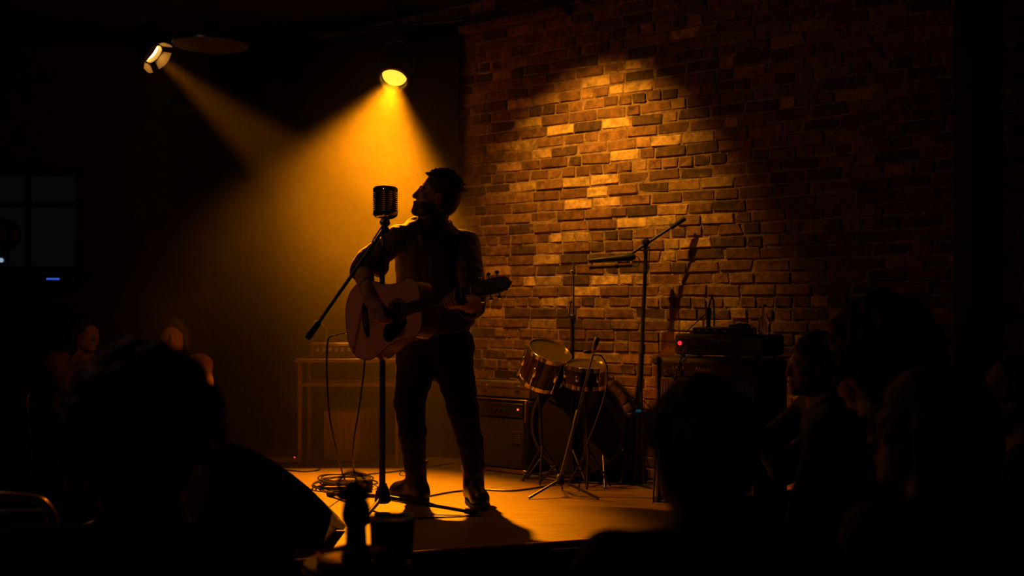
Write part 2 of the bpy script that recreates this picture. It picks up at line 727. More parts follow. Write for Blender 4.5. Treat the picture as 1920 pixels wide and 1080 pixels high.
brick_mat = brick_material('old_brick', True)
brick_mat_rest = brick_material('old_brick_rest', False)
mortar = mat('sandy_mortar', (.34, .21, .12), .95, var=.4, scale=25, bump=.8, bscale=90)
S0, S1 = -2.35, 2.95
wall = structure(MB().box(on_wall((S0 + S1) / 2, CEIL / 2, -.15), (S1 - S0, .30, CEIL), WYAW).build('wall_right', mortar))
wall.location = on_wall(0, 0)
for v in wall.data.vertices:
    v.co -= wall.location

rng = random.Random(11)
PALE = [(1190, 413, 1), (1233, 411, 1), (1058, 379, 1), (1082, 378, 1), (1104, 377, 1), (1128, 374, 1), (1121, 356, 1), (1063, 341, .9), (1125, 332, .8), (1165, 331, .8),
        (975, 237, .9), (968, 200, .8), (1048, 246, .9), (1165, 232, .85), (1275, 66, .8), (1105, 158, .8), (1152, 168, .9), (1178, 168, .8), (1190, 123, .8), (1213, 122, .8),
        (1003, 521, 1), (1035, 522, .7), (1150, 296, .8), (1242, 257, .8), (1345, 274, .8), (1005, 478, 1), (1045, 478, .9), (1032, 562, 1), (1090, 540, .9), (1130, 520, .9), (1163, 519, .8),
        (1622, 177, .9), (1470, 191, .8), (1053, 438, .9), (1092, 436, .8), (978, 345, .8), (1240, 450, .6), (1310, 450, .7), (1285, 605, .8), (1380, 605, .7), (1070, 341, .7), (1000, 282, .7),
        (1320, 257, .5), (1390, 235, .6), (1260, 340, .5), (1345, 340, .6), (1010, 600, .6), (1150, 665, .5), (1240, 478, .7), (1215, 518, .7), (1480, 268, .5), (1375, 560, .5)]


def brick_mesh(L, seed):
    r = random.Random(seed)
    L += .003
    hx, hy, hz, b = L / 2, .045, .0293, .0055
    mb = MB()
    mb.box((0, 0, 0), (L, .09, .0586), None, b)
    vs = []
    for (x, y, z) in mb.v:
        vs.append((x + r.uniform(-.004, .004), y + r.uniform(-.0035, .0035), z + r.uniform(-.0032, .0032)))
    if r.random() < .25:          # a knocked-off corner
        sx, sz = r.choice((-1, 1)), r.choice((-1, 1))
        vs = [(x - sx * r.uniform(.01, .022) if (x * sx > hx * .85 and z * sz > hz * .5 and y < 0) else x, y, z) for (x, y, z) in vs]
    me = bpy.data.meshes.new('brick')
    me.from_pydata(vs, [], mb.f)
    fix_normals(me)
    return me


STRETCH = [brick_mesh(.200, i) for i in range(12)]
HEADER = [brick_mesh(.093, 50 + i) for i in range(8)]
HALF = [brick_mesh(.145, 80 + i) for i in range(6)]
for me in STRETCH + HEADER + HALF:
    me.materials.append(brick_mat)

spots_ = []
z = STAGE + .036
row = 0
while z < CEIL - .02:
    s = S0 + (0 if row % 2 else -.105) + rng.uniform(-.03, .03)
    while s < S1 - .05:
        if row % 6 == 3:
            kinds = [(HEADER, .093)] * 6 + [(HALF, .145)]
        else:
            kinds = [(STRETCH, .200)] * 7 + [(HEADER, .093)] * 2 + [(HALF, .145)]
        lst, ln = rng.choice(kinds)
        s_c = s + ln / 2
        spots_.append((s_c, z + rng.uniform(-.003, .003), rng.choice(lst), ln))
        s += ln + rng.uniform(.009, .014)
    z += .0677
    row += 1

cand, rest = [], []
for (s, z, me, ln) in spots_:
    if s + ln / 2 > S1 or s - ln / 2 < S0:
        continue
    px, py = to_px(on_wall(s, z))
    base = rng.random()
    big = math.sin(s * 2.3 + 1.2) * math.sin(z * 3.1 + s) * .12
    if base + big < .20:
        col = (.105, .052, .034)
    elif base + big < .60:
        col = (.19, .085, .045)
    elif base + big < .93:
        col = (.27, .13, .065)
    else:
        col = (.46, .25, .11)
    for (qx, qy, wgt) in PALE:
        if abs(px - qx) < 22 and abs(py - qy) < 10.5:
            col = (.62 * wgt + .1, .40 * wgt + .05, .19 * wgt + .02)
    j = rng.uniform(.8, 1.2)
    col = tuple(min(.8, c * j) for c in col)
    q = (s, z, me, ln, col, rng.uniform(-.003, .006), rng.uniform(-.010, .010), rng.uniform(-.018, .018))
    seen = 868 < px < 1660 and 20 < py < 860
    # the bricks that read most clearly: large in the picture and lit
    score = -(((px - 1150) / 330) ** 2 + ((py - 380) / 270) ** 2) if seen else -99
    if 1225 < px < 1500 and py > 640 or (1030 < px < 1150 and py > 690):
        score -= 6
    cand.append((score, q))
cand.sort(key=lambda t: -t[0])


def brick_matrix(q):
    s, z, me, ln, col, out, rz, ry = q
    m = Matrix.Translation(WDIR * s + WNRM * (out - .040) + Vector((0, 0, z))) @ Matrix.Rotation(WYAW + rz, 4, 'Z') @ Matrix.Rotation(ry, 4, 'Y')
    return m


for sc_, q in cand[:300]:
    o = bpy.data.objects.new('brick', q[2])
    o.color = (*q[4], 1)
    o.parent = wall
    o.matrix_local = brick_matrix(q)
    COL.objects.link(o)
vs, fs, cols = [], [], []
for sc_, q in cand[300:]:
    m = brick_matrix(q)
    b = len(vs)
    vs += [tuple(m @ v.co) for v in q[2].vertices]
    fs += [tuple(i + b for i in p.vertices) for p in q[2].polygons]
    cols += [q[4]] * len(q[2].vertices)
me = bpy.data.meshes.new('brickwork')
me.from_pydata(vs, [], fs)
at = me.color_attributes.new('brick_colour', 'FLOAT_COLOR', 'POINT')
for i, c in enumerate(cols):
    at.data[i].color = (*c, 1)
me.materials.append(brick_mat_rest)
rest = bpy.data.objects.new('brickwork', me)
rest.parent = wall
rest['kind'] = 'stuff'
COL.objects.link(rest)

# pier at the right-hand end of the wall and boards under the ceiling
structure(MB().box(on_wall(2.42, CEIL / 2, .07), (.10, .14, CEIL), WYAW, .008).build('trim_1', mat('dark_painted_wood', (.02, .016, .014), .6)))
beam_mat = mat('rusty_brown_beam', (.14, .055, .03), .7, var=.5, scale=18, bump=.3, bscale=50)
structure(MB().box(on_wall(-.42, 3.165, .05), (.86, .10, .05), WYAW, .006).build('trim_2', beam_mat))
structure(MB().box(on_wall(.55, 3.215, .06), (.90, .10, .06), WYAW, .006).build('trim_3', beam_mat))
structure(MB().box((-.9, 6.0, 3.27), (.36, .9, .18), .5, .01).build('trim_4', mat('brown_ceiling_box', (.09, .055, .035), .7)))
structure(MB().box((-.2, 6.3, 3.22), (.05, 3.6, .07), -.9, .006).build('trim_5', ceil_mat))

# black drape hung behind the stage
drape = mat('dark_brown_drape', (.010, .006, .004), .92, var=.0, spec=.1)
a, b = P(862, 570, 7.48), P(392, 570, 8.2)
n = 520
top, bot = [], []
for i in range(n + 1):
    t = i / n
    ph = t * 20 + 1.3 * math.sin(t * 9) + .6 * math.sin(t * 23)
    amp = .25 + .75 * max(0, (t - .72) / .28)          # stretched almost flat behind the stage, gathered at its left end
    off = amp * (.045 * math.sin(ph * (1.0 if t < .7 else 2.0)) + .012 * amp * math.sin(ph * 5 + 1))
    x, y = a.x + (b.x - a.x) * t, a.y + (b.y - a.y) * (t ** .8) + off
    top.append((x, y, 3.22))
    bot.append((x + .01 * math.sin(ph), y + .3 * off, .32 if t < .8 else .05))
mb = MB()
lay = []
for k in range(9):
    w = k / 8
    lay.append([tuple(Vector(p) * (1 - w) + Vector(q) * w) for p, q in zip(top, bot)])
vs = [p for l in lay for p in l]
fs = [(k * (n + 1) + i, k * (n + 1) + i + 1, (k + 1) * (n + 1) + i + 1, (k + 1) * (n + 1) + i) for k in range(8) for i in range(n)]
mb.add(vs, fs)
dr = thing('stage_curtain', ((a.x + b.x) / 2, (a.y + b.y) / 2, .05), 'dark floor-length pleated curtain hung behind the singer and the side table', 'curtain')
c = mb.build('cloth', drape, dr)
sol = c.modifiers.new('thickness', 'SOLIDIFY')
sol.thickness = .006
MB().tube([(a.x + .05, a.y, 3.24), (b.x - .05, b.y, 3.24)], .014, 10).build('rail', black_metal, dr)

# ------------------------------------------------------------------ haze in the air over the stage
hz = bpy.data.materials.new('thin_stage_smoke')
hz.use_nodes = True
nt = hz.node_tree
nt.nodes.remove(nt.nodes['Principled BSDF'])
vsn = nt.nodes.new('ShaderNodeVolumeScatter')
vsn.inputs['Color'].default_value = (.95, .95, .95, 1)
vsn.inputs['Anisotropy'].default_value = .35
tc = nt.nodes.new('ShaderNodeNewGeometry')
nz = nt.nodes.new('ShaderNodeTexNoise')
nz.inputs['Scale'].default_value = 1.7
nz.inputs['Detail'].default_value = 3
nz.inputs['Distortion'].default_value = .4
mr = nt.nodes.new('ShaderNodeMapRange')
mr.inputs[1].default_value, mr.inputs[2].default_value = .3, .7
mr.inputs[3].default_value, mr.inputs[4].default_value = .5, 1.4
HL = nt.links.new


def ramp(sock, a, b, c, d):
    n = nt.nodes.new('ShaderNodeMapRange')
    n.interpolation_type = 'SMOOTHSTEP'
    for i, v in enumerate((a, b, c, d)):
        n.inputs[i + 1].default_value = v
    HL(sock, n.inputs[0])
    return n.outputs[0]


def times(a, b):
    n = nt.nodes.new('ShaderNodeMath')
    n.operation = 'MULTIPLY'
    for i, v in enumerate((a, b)):
        if isinstance(v, float):
            n.inputs[i].default_value = v
        else:
            HL(v, n.inputs[i])
    return n.outputs[0]


sx = nt.nodes.new('ShaderNodeSeparateXYZ')
HL(tc.outputs['Position'], sx.inputs[0])
HL(tc.outputs['Position'], nz.inputs['Vector'])
HL(nz.outputs['Fac'], mr.inputs[0])
den = times(mr.outputs[0], .068)                       # drifting smoke; the ramps thin it to set the beams' brightness
den = times(den, ramp(sx.outputs['X'], -.45, .05, 1.0, .12))
den = times(den, ramp(sx.outputs['X'], -1.5, -.72, .28, 1.0))
den = times(den, ramp(sx.outputs['Z'], .9, 2.1, .25, 1.0))
den = times(den, ramp(sx.outputs['Z'], 2.1, 2.75, 1.0, .42))
HL(den, vsn.inputs['Density'])
HL(vsn.outputs[0], nt.nodes['Material Output'].inputs['Volume'])
haze = MB().prism([Vector((-2.5, 5.98, .32)), Vector((-.30, 5.98, .32)), on_wall(-.35, .32, .03), on_wall(-1.15, .32, .03), P(860, 570, 7.40) + Vector((0, 0, -1.02)), Vector((-1.2, 7.68, .32)), Vector((-2.5, 7.95, .32))], (0, 0, 2.66)).build('stage_haze', hz, smooth=False)  # ends behind the singer and before the right lamp, keeping both free of glow
haze['kind'] = 'stuff'
tag(haze, 'thin amber smoke hanging in the lamp beams over the stage', 'smoke')
scene.cycles.volume_step_rate = 3.0
scene.cycles.volume_max_steps = 32

# ------------------------------------------------------------------ stage lamps
lamp_body = mat('black_lamp_housing', (.014, .013, .012), .33, .0, bump=.05, bscale=200)
lamp_inner = mat('lamp_reflector', (.8, .62, .35), .25, 1.0, .05)
lens_hot = glow('lit_lens', (1.0, .50, .09), 22.0)
lens_amber = glow('lit_amber_lens', (1.0, .42, .03), 2.2)


def stage_lamp(pos, aim, r, L, label, lens_mat, doors, group):
    d = (aim - pos).normalized()
    t = thing('stage_lamp', (pos.x, pos.y, CEIL), label, 'stage lamp', group)
    back = pos - d * L
    prof = [(0, r * .45), (.01, r * .62), (L * .18, r * .80), (L * .22, r * .80), (L * .24, r * .92), (L * .5, r * .95), (L * .52, r * 1.0), (L * 1.0, r * 1.0)]
    inner = [(L * 1.0, r * .93), (L * .82, r * .90)]
    h = MB().lathe(back, d, prof + inner, 28, True).build('housing', lamp_body, t)
    mb = MB()
    for k in range(4):
        mb.lathe(back + d * (L * (.56 + .07 * k)), d, [(0, r), (.002, r * 1.06), (.008, r * 1.06), (.01, r)], 28, False)
    mb.build('cooling_rib', lamp_body, h)
    MB().lathe(pos - d * (L * .17), d, [(0, r * .84), (.008, r * .80), (.014, r * .55), (.017, r * .1)], 28, True).build('lens', lens_mat, t)
    MB().lathe(pos - d * .012, d, [(0, r * 1.0), (0, r * 1.1), (.016, r * 1.1), (.016, r * .95), (0, r * .95)], 28, False).build('front_ring', lamp_body, t)
    # yoke, clamp and pipe stub up to the ceiling
    side = d.cross(Vector((0, 0, 1))).normalized()
    mid = back + d * L * .55
    mb = MB()
    top = mid + Vector((0, 0, r * 1.9))
    for s in (-1, 1):
        mb.tube([mid + side * s * r * 1.12, mid + side * s * r * 1.25 + Vector((0, 0, r * .9)), top + side * s * r * .5, top], .007, 8, smooth=4)
    mb.build('yoke', lamp_body, t)
    for s in (-1, 1):
        MB().lathe(mid + side * s * r * .95, side * s, [(0, .012), (r * .25, .012), (r * .25, .019), (r * .40, .019), (r * .42, .012)], 14).build('tilt_knob', mat('shiny_black_knob', (.02, .018, .015), .12), t)
    MB().cyl(top, (top.x, top.y, CEIL), .011, n=10).box(top + Vector((0, 0, .03)), (.05, .04, .05), bev=.006).build('clamp', lamp_body, t)
    if doors:
        u = side
        w = side.cross(d).normalized()
        for (ax, other) in ((u, w), (-u, w), (w, u), (-w, u)):
            base = pos + ax * r * .98
            out = (d * .75 + ax * .66).normalized()
            hw0, hw1, ln = r * .55, r * .95, r * .95
            pts = [base - other * hw0, base + other * hw0, base + other * hw1 + out * ln * .8, base + other * hw0 * .5 + out * ln, base - other * hw0 * .5 + out * ln, base - other * hw1 + out * ln * .8]
            nn = out.cross(other).normalized() * .002
            MB().prism([p - nn / 2 for p in pts], nn).build('barn_door', mat('satin_barn_door', (.5, .42, .3), .5, .0), t, smooth=False)
    return t


stage_lamp(LAMP_A, AIM_A, .064, .15, 'small stage lamp at upper left, bright lens and barn doors turned to the audience', lens_hot, True, 'amber stage lamps')
stage_lamp(LAMP_B, AIM_B, .098, .21, 'round black stage lamp hanging above and behind the singer, beam pointing down', lens_amber, False, 'amber stage lamps')
stage_lamp(LAMP_C, AIM_C, .07, .19, 'added stage lamp by the ceiling, unseen, lighting the brick wall', lens_amber, False, 'amber stage lamps')

# pendant shades in the dark at the upper left, and the added one
shade_out = mat('dark_green_enamel', (.01, .03, .025), .3)
shade_in = mat('cream_enamel_inside', (.06, .045, .03), .5)
for (px, py, y, rad, lab) in ((395, 82, 6.45, .215, 'wide dark pendant shade beside the left stage lamp'), (345, 203, 7.9, .115, 'small pendant shade below the left stage lamp beam'), (None, None, None, .13, 'added dim red pendant, unseen, over the front left corner of the stage')):
    c = P(px, py, y) if px else ADDED_PENDANT.copy()
    t = thing('pendant_lamp', (c.x, c.y, CEIL), lab, 'pendant lamp', 'pendant shades')
    MB().lathe(c, (0, 0, 1), [(-.012, rad), (.0, rad * 1.005), (.03, rad * .9), (.055, rad * .55), (.075, rad * .25), (.13, rad * .18), (.14, .012)], 40, False).build('shade', shade_out, t)
    MB().lathe(c, (0, 0, 1), [(-.011, rad * .985), (.026, rad * .88), (.05, rad * .53), (.07, rad * .2)], 40, True).build('shade_lining', shade_in, t)
    MB().cyl(c + Vector((0, 0, .13)), (c.x, c.y, CEIL - .001), .004, n=8).build('cord', cable_black, t)

# ------------------------------------------------------------------ singer's microphone on its stand
MX = P(718, 570, 5.6)
base = Vector((MX.x, MX.y, STAGE))
t = thing('microphone_stand', base, 'black tripod microphone stand with a boom arm in front of the singer', 'mic stand')
zt = P(718, 458, 5.6).z
MB().cyl(base + Vector((0, 0, .10)), (MX.x, MX.y, P(718, 610, 5.6).z), .0125, n=16).build('lower_tube', black_metal, t)
MB().cyl((MX.x, MX.y, P(718, 610, 5.6).z), (MX.x, MX.y, zt + .02), .0095, n=16).build('upper_tube', black_metal, t)
zc = P(718, 602, 5.6).z
MB().lathe((MX.x, MX.y, zc - .06), (0, 0, 1), [(0, .013), (.004, .017), (.05, .017), (.055, .02), (.085, .018), (.09, .011)], 18).build('height_clutch', mat('shiny_black_knob', (.02, .018, .015), .12), t)
hub = base + Vector((0, 0, .085))
MB().lathe(base + Vector((0, 0, .045)), (0, 0, 1), [(0, .030), (.01, .042), (.06, .036), (.085, .022), (.10, .018)], 10).build('hub', rubber, t)
for (px, py) in ((892, 966), (672, 990), (618, 930)):
    e = on_stage(px, py)
    e.z = STAGE + .012
    d = (e - base)
    d.z = 0
    d.normalize()
    lg = MB().cyl(hub + d * .025 - Vector((0, 0, .01)), e, .0115, .0095, 12).build('leg', black_metal, t)
    MB().cyl(e - (e - hub).normalized() * .055, e + (e - hub).normalized() * .012, .0145, .0145, 12).build('rubber_foot', rubber, lg)
# boom arm with counterweight, hanging to the lower left
p0, p1 = P(724, 424, 5.58), P(577, 634, 5.42)
d = (p1 - p0).normalized()
bo = MB().cyl(p0 - d * .02, p1, .0085, n=12).build('boom_arm', black_metal, t)
MB().lathe(p1 - d * .10, d, [(0, .009), (.01, .015), (.09, .0165), (.105, .0135)], 14).build('counterweight', rubber, bo)
MB().lathe(p0 + Vector((.0, .016, -.02)), Vector((0, -1, 0)), [(0, .008), (.004, .017), (.03, .017), (.036, .008)], 16).build('boom_joint', black_metal, t)

# vintage microphone
mc = P(722.5, 379, 5.6)
m = thing('microphone', P(720, 458, 5.6), 'vintage chrome ribbed microphone in front of the singer', 'microphone')
yaw = R(57)
fr = Matrix.Rotation(yaw, 3, 'Z')
hw, hd, hh = .053, .050, .077


def rr(hx, hy, n=40, e=4.5):
    out = []
    for i in range(n):
        a = 2 * math.pi * i / n
        ca, sa = math.cos(a), math.sin(a)
        out.append((hx * math.copysign(abs(ca) ** (2 / e), ca), hy * math.copysign(abs(sa) ** (2 / e), sa)))
    return out


def slab_stack(levels, hx, hy):
    """levels: (z, scale) rounded-rectangle rings"""
    mb = MB()
    vs, fs = [], []
    ring = rr(hx, hy)
    n = len(ring)
    for (z, s) in levels:
        for (x, y) in ring:
            vs.append(mc + fr @ Vector((x * s, y * s, z)))
    for k in range(len(levels) - 1):
        for i in range(n):
            j = (i + 1) % n
            fs.append((k * n + i, k * n + j, (k + 1) * n + j, (k + 1) * n + i))
    fs.append(tuple(range(n))[::-1])
    fs.append(tuple(range((len(levels) - 1) * n, len(levels) * n)))
    return mb.add(vs, fs)


slab_stack([(hh * z, s) for z, s in ((-.80, .80), (0, .80), (.85, .80))], hw, hd).build('inner_grille', mat('dark_mesh', (.02, .018, .016), .6, bump=.6, bscale=700), m)
cap = slab_stack([(hh * .70, 1.0), (hh * .86, 1.0), (hh * .96, .93), (hh * 1.02, .78), (hh * 1.05, .5), (hh * 1.06, .15)], hw, hd).build('top_cap', chrome, m)
slab_stack([(-hh * 1.12, .42), (-hh * 1.06, .66), (-hh * .95, .88), (-hh * .85, .99), (-hh * .68, 1.0), (-hh * .62, 1.0)], hw, hd).build('bottom_cap', chrome, m)
nb = 10
for i in range(nb):
    z = hh * (-.55 + i * 1.20 / (nb - 1))
    slab_stack([(z - .0046, .84), (z - .0040, .98), (z, 1.02), (z + .0040, .98), (z + .0046, .84)], hw, hd).build('rib', chrome, m)
for s in (-1, 1):
    mb = MB()
    mb.box(mc + fr @ Vector((0, s * hd * 1.0, .0)), (.007, .006, hh * 1.5), fr, .0015)
    mb.build('centre_bar', chrome, m)
br = P(722, 415, 5.6)
MB().lathe(mc + Vector((0, 0, -hh * 1.25)), (0, 0, 1), [(0, .016), (.006, .021), (.02, .018), (.026, .014)], 16).build('swivel_neck', chrome, m)
MB().lathe(br + fr @ Vector((-.03, 0, -.006)), fr @ Vector((1, 0, 0)), [(0, .008), (.004, .014), (.054, .014), (.06, .008)], 16).build('swivel', dull_steel, m)
MB().lathe(P(719, 460, 5.6), (0, 0, 1), [(0, .0115), (.03, .0125), (.09, .0105), (.115, .009)], 18).build('mount_sleeve', chrome, m)

cb = thing('microphone_cable', P(704, 470, 5.6), 'thin black cable looping from the vintage microphone down its stand', 'cable')
MB().tube([P(716, 425, 5.58), P(706, 440, 5.57), P(698, 455, 5.57), P(703, 466, 5.57), P(712, 452, 5.575)], .0038, 8, smooth=6).build('loop', cable_black, cb)
MB().tube([P(712, 452, 5.575), P(713, 520, 5.575), P(713, 640, 5.575), P(713, 800, 5.575), P(712, 915, 5.575)], .0035, 8, smooth=6).build('run', cable_black, cb)

# ------------------------------------------------------------------ wedge monitor at the front of the stage
prof = [(335, 818), (372, 823), (410, 828), (447, 835), (475, 846), (505, 862), (545, 889), (580, 917), (606, 943), (622, 964), (618, 985), (604, 1022), (335, 1028)]
yw = 4.74
o = P(490, 1030, yw)
o.z = STAGE
w = thing('stage_monitor', o, 'black curved floor monitor at the front left of the stage', 'speaker')
pts = [P(px, py, yw) for px, py in prof]
low = min(p.z for p in pts)
pts = [Vector((p.x, p.y, max(p.z, STAGE + .003))) for p in pts]
backs = [Vector((p.x, p.y + .40, max(p.z - .13, STAGE + .003))) for p in pts]
n_ = len(pts)
MB().add(pts + backs, [tuple(range(n_)), tuple(range(n_, 2 * n_))[::-1]] + [(i, i + n_, (i + 1) % n_ + n_, (i + 1) % n_) for i in range(n_)]).build('cabinet', tolex, w, smooth=False)
MB().tube([P(px, py - .6, yw + .0) for px, py in prof[:10]], .0035, 6).build('edge_trim', mat('brown_plastic_edge', (.10, .06, .03), .28), w)  # thin brown trim along the upper outline, paler than the cabinet
gp = [P(px, py, yw - .004) for px, py in ((400, 850), (470, 862), (545, 910), (585, 950), (570, 975), (400, 975))]
MB().prism(gp, (0, .006, 0)).build('side_plate', black_metal, w, smooth=False)

# ------------------------------------------------------------------ side table with gear, left of the singer
TY = 7.2
tl, tr = P(558, 676, TY), P(748, 676, TY)
tb = thing('side_table', (tl.x, TY, STAGE), 'narrow brown table with equipment standing behind the guitar', 'table')
tw = mat('brown_table_wood', (.20, .11, .055), .45, var=.3, scale=8, stretch=(1, 10, 10))
ztop = tl.z
MB().box(((tl.x + tr.x) / 2, TY + .19, ztop), (tr.x - tl.x + .03, .42, .025), bev=.004).build('tabletop', tw, tb)
for x in (tl.x + .012, tr.x - .012):
    for y in (TY + .015, TY + .36):
        MB().box((x, y, (ztop + STAGE) / 2 - .006), (.026, .026, ztop - STAGE - .014), bev=.003).build('leg', tw, tb)
zr = P(600, 722, TY).z
MB().box(((tl.x + tr.x) / 2, TY + .015, zr), (tr.x - tl.x - .05, .018, .022), bev=.002).build('rail', tw, tb)
MB().box(((tl.x + tr.x) / 2, TY + .36, zr), (tr.x - tl.x - .05, .018, .022), bev=.002).build('rail', tw, tb)

gear = P(630, 655, TY + .12)
ga = thing('mixer_amplifier', (gear.x, gear.y, ztop + .0125), 'low boxy amplifier on the side table behind the guitar', 'amplifier')
gm = mat('grey_brown_gear', (.13, .085, .05), .45)
MB().box((gear.x, gear.y, ztop + .0125 + .052), (.29, .22, .10), bev=.008).build('case', gm, ga)
MB().box((gear.x, gear.y - .112, ztop + .066), (.26, .006, .07), bev=.002).build('front_panel', mat('dark_panel', (.04, .03, .02), .4), ga)
for i in range(6):
    MB().lathe((gear.x - .10 + i * .04, gear.y - .115, ztop + .07), (0, -1, 0), [(0, .011), (.012, .010), (.014, .006)], 12).build('knob', dull_steel, ga)
mi = P(612, 640, TY + .12)
ds = thing('desk_microphone', (mi.x, mi.y, ztop + .1145), 'small upright microphone on the boxy amplifier by the curtain', 'microphone')
MB().lathe((mi.x, mi.y, ztop + .1145), (0, 0, 1), [(0, .04), (.008, .04), (.012, .012), (.02, .006)], 18).build('base', black_metal, ds)
MB().tube([(mi.x, mi.y, ztop + .13), (mi.x, mi.y, ztop + .2), (mi.x - .025, mi.y - .02, ztop + .235), (mi.x - .05, mi.y - .04, ztop + .245)], .005, 8, smooth=5).build('gooseneck', dull_steel, ds)
MB().lathe((mi.x - .05, mi.y - .04, ztop + .245), (-1, -.8, .1), [(-.01, .008), (.0, .013), (.04, .014), (.05, .008)], 14).build('head', black_metal, ds)

bx = P(655, 800, 7.42)
cj = thing('wooden_box', (bx.x, bx.y, STAGE), 'pale square wooden box on the floor under the side table', 'box')
pale = mat('pale_birch_ply', (.34, .22, .13), .5, var=.2, scale=6, stretch=(1, 12, 1))
bw = MB()
q = Matrix.Rotation(R(-22), 3, 'Z')
bw.box((bx.x, bx.y + .08, STAGE + .17), (.27, .26, .338), q, .006).build('body', pale, cj)
MB().box(Vector((bx.x, bx.y + .08, STAGE + .17)) + q @ Vector((0, -.135, 0)), (.255, .008, .325), q, .003).build('front_board', pale, cj)

pb = on_stage(528, 868)
pd = thing('power_strip', (pb.x, pb.y, STAGE), 'flat pedal board with a small red light behind the floor monitor', 'pedal board')
MB().box((pb.x, pb.y, STAGE + .022), (.24, .12, .028), .12, .005).build('case', mat('brown_grey_plastic', (.22, .13, .08), .4), pd)
for i in range(4):
    MB().lathe((pb.x - .085 + i * .045, pb.y, STAGE + .036), (0, 0, 1), [(0, .013), (.006, .012), (.008, .009)], 12).build('footswitch', dull_steel, pd)
MB().ball((pb.x + .088, pb.y - .015, STAGE + .038), .006).build('indicator', glow('red_indicator', (1, .05, .02), 1.2), pd)
for sx in (-1, 1):
    MB().box((pb.x + sx * .09, pb.y, STAGE + .004), (.03, .1, .008), .12).build('foot', rubber, pd)

# ------------------------------------------------------------------ amplifiers along the brick wall
gold = mat('brass_lettering', (.55, .38, .14), .35, .7)
panel_dark = mat('dark_control_panel', (.025, .02, .016), .35)
grille = mat('brown_grille_cloth', (.055, .036, .024), .9, var=.5, scale=240, bump=.4, bscale=500)
piping = mat('worn_metal_edge', (.40, .24, .12), .3, .8)


def lettering(text, size, name, mat_, parent, origin, xdir, zdir, shear=.3, depth=.0012):
    cu = bpy.data.curves.new(name, 'FONT')
    cu.body = text
    cu.size = size
    cu.shear = shear
    cu.extrude = depth
    tmp = bpy.data.objects.new(name, cu)
    COL.objects.link(tmp)
    dg = bpy.context.evaluated_depsgraph_get()
    me = bpy.data.meshes.new_from_object(tmp.evaluated_get(dg))
    bpy.data.objects.remove(tmp, do_unlink=True)
    x, z = Vector(xdir).normalized(), Vector(zdir).normalized()
    n = x.cross(z)
    off = root_loc(parent)
    for v in me.vertices:
        c = v.co.copy()
        v.co = Vector(origin) + x * c.x + z * c.y + n * c.z - off
    return link(name, me, mat_, parent, False)


def amp_frame(front_right, w, dpt):
    """axes of a box standing parallel to the wall: x along the front to the right, y to the back"""
    return front_right, WDIR.copy(), -WNRM


def box_in(fr, x0, x1, y0, y1, z0, z1, bev=.004):
    o, X, Y = fr
    c = o + X * (x0 + x1) / 2 + Y * (y0 + y1) / 2 + Vector((0, 0, (z0 + z1) / 2))
    M = Matrix((X, Y, Vector((0, 0, 1)))).transposed()
    return c, (abs(x1 - x0), abs(y1 - y0), abs(z1 - z0)), M, bev


def B(mb, fr, *a, **k):
    c, s, M, bev = box_in(fr, *a, **k)
    return mb.box(c, s, M, bev)


# combo amp behind the singer's leg
fr0 = amp_frame(Vector((.081, 6.78, STAGE)), .5, .26)
ca = thing('combo_amplifier', fr0[0] + WDIR * -.25 - WNRM * .13, 'black combo amplifier on the floor behind the singer with a flat case on it', 'amplifier')
ca['label'] = 'black combo amplifier standing behind the singer, flat brown case on top'
H = .452
mb = MB()
B(mb, fr0, -.50, 0, .02, .24, .02, H, bev=.012)
mb.build('cabinet', tolex, ca)
mb = MB()
B(mb, fr0, -.475, -.025, .005, .03, .035, H - .115, bev=.003)
mb.build('grille_cloth', grille, ca)
mb = MB()
B(mb, fr0, -.475, -.025, .003, .03, H - .105, H - .02, bev=.003)
mb.build('control_panel', panel_dark, ca)
o, X, Y = fr0
for i in range(10):
    MB().lathe(o + X * (-.45 + i * .036) + Y * .003 + Vector((0, 0, H - .062)), -Y, [(0, .011), (.012, .009), (.013, .004)], 12).build('knob', mat('black_knob', (.03, .025, .02), .3), ca)
MB().ball(o + X * -.058 - Y * .0 + Vector((0, 0, H - .055)), .006).build('pilot_light', glow('orange_red_pilot', (1, .12, .02), 2.2), ca)
for a_ in ((-.505, .003, .012, .03, H - .004, H + .004), (-.009, .003, .0, .03, H - .13, H - .006), (-.50, 0, .008, .03, .004, .028)):
    mb = MB()
    B(mb, fr0, *a_, bev=.002)
    mb.build('edge_trim', piping, ca)
mb = MB()
for i in range(7):
    B(mb, fr0, -.115, -.045, .001, .006, .19 + i * .011, .195 + i * .011, bev=.001)
mb.build('grille_badge', mat('tarnished_badge', (.12, .07, .04), .5, .2), ca)
mb = MB()
for x in (-.45, -.05):
    for y in (.05, .2):
        c = o + X * x + Y * y
        MB().cyl(c, c + Vector((0, 0, .022)), .016, n=10).build('foot', rubber, ca)

fl = thing('flat_case', o + X * -.24 + Y * .13 + Vector((0, 0, H + .0)), 'plain brown flat case lying on the combo amplifier', 'case')
mb = MB()
B(mb, fr0, -.46, .0, .05, .235, H + .004, H + .112, bev=.01)
mb.build('shell', mat('brown_vinyl', (.15, .09, .05), .6, bump=.3, bscale=200), fl)
mb = MB()
B(mb, fr0, -.462, .002, .048, .237, H + .068, H + .074, bev=.001)
mb.build('lid_seam', mat('dark_seam', (.05, .03, .02), .6), fl)
for x in (-.36, -.10):
    mb = MB()
    B(mb, fr0, x - .02, x + .02, .044, .052, H + .055, H + .085, bev=.002)
    mb.build('latch', dull_steel, fl)
jk = thing('cable_plug', o + X * -.2 + Y * .1 + Vector((0, 0, H + .112)), 'jack plug and lead lying on the flat case', 'plug')
q = o + X * -.20 + Y * .1 + Vector((0, 0, H + .121))
MB().cyl(q, q + X * .05, .008, .006, 12).build('sleeve', dull_steel, jk)
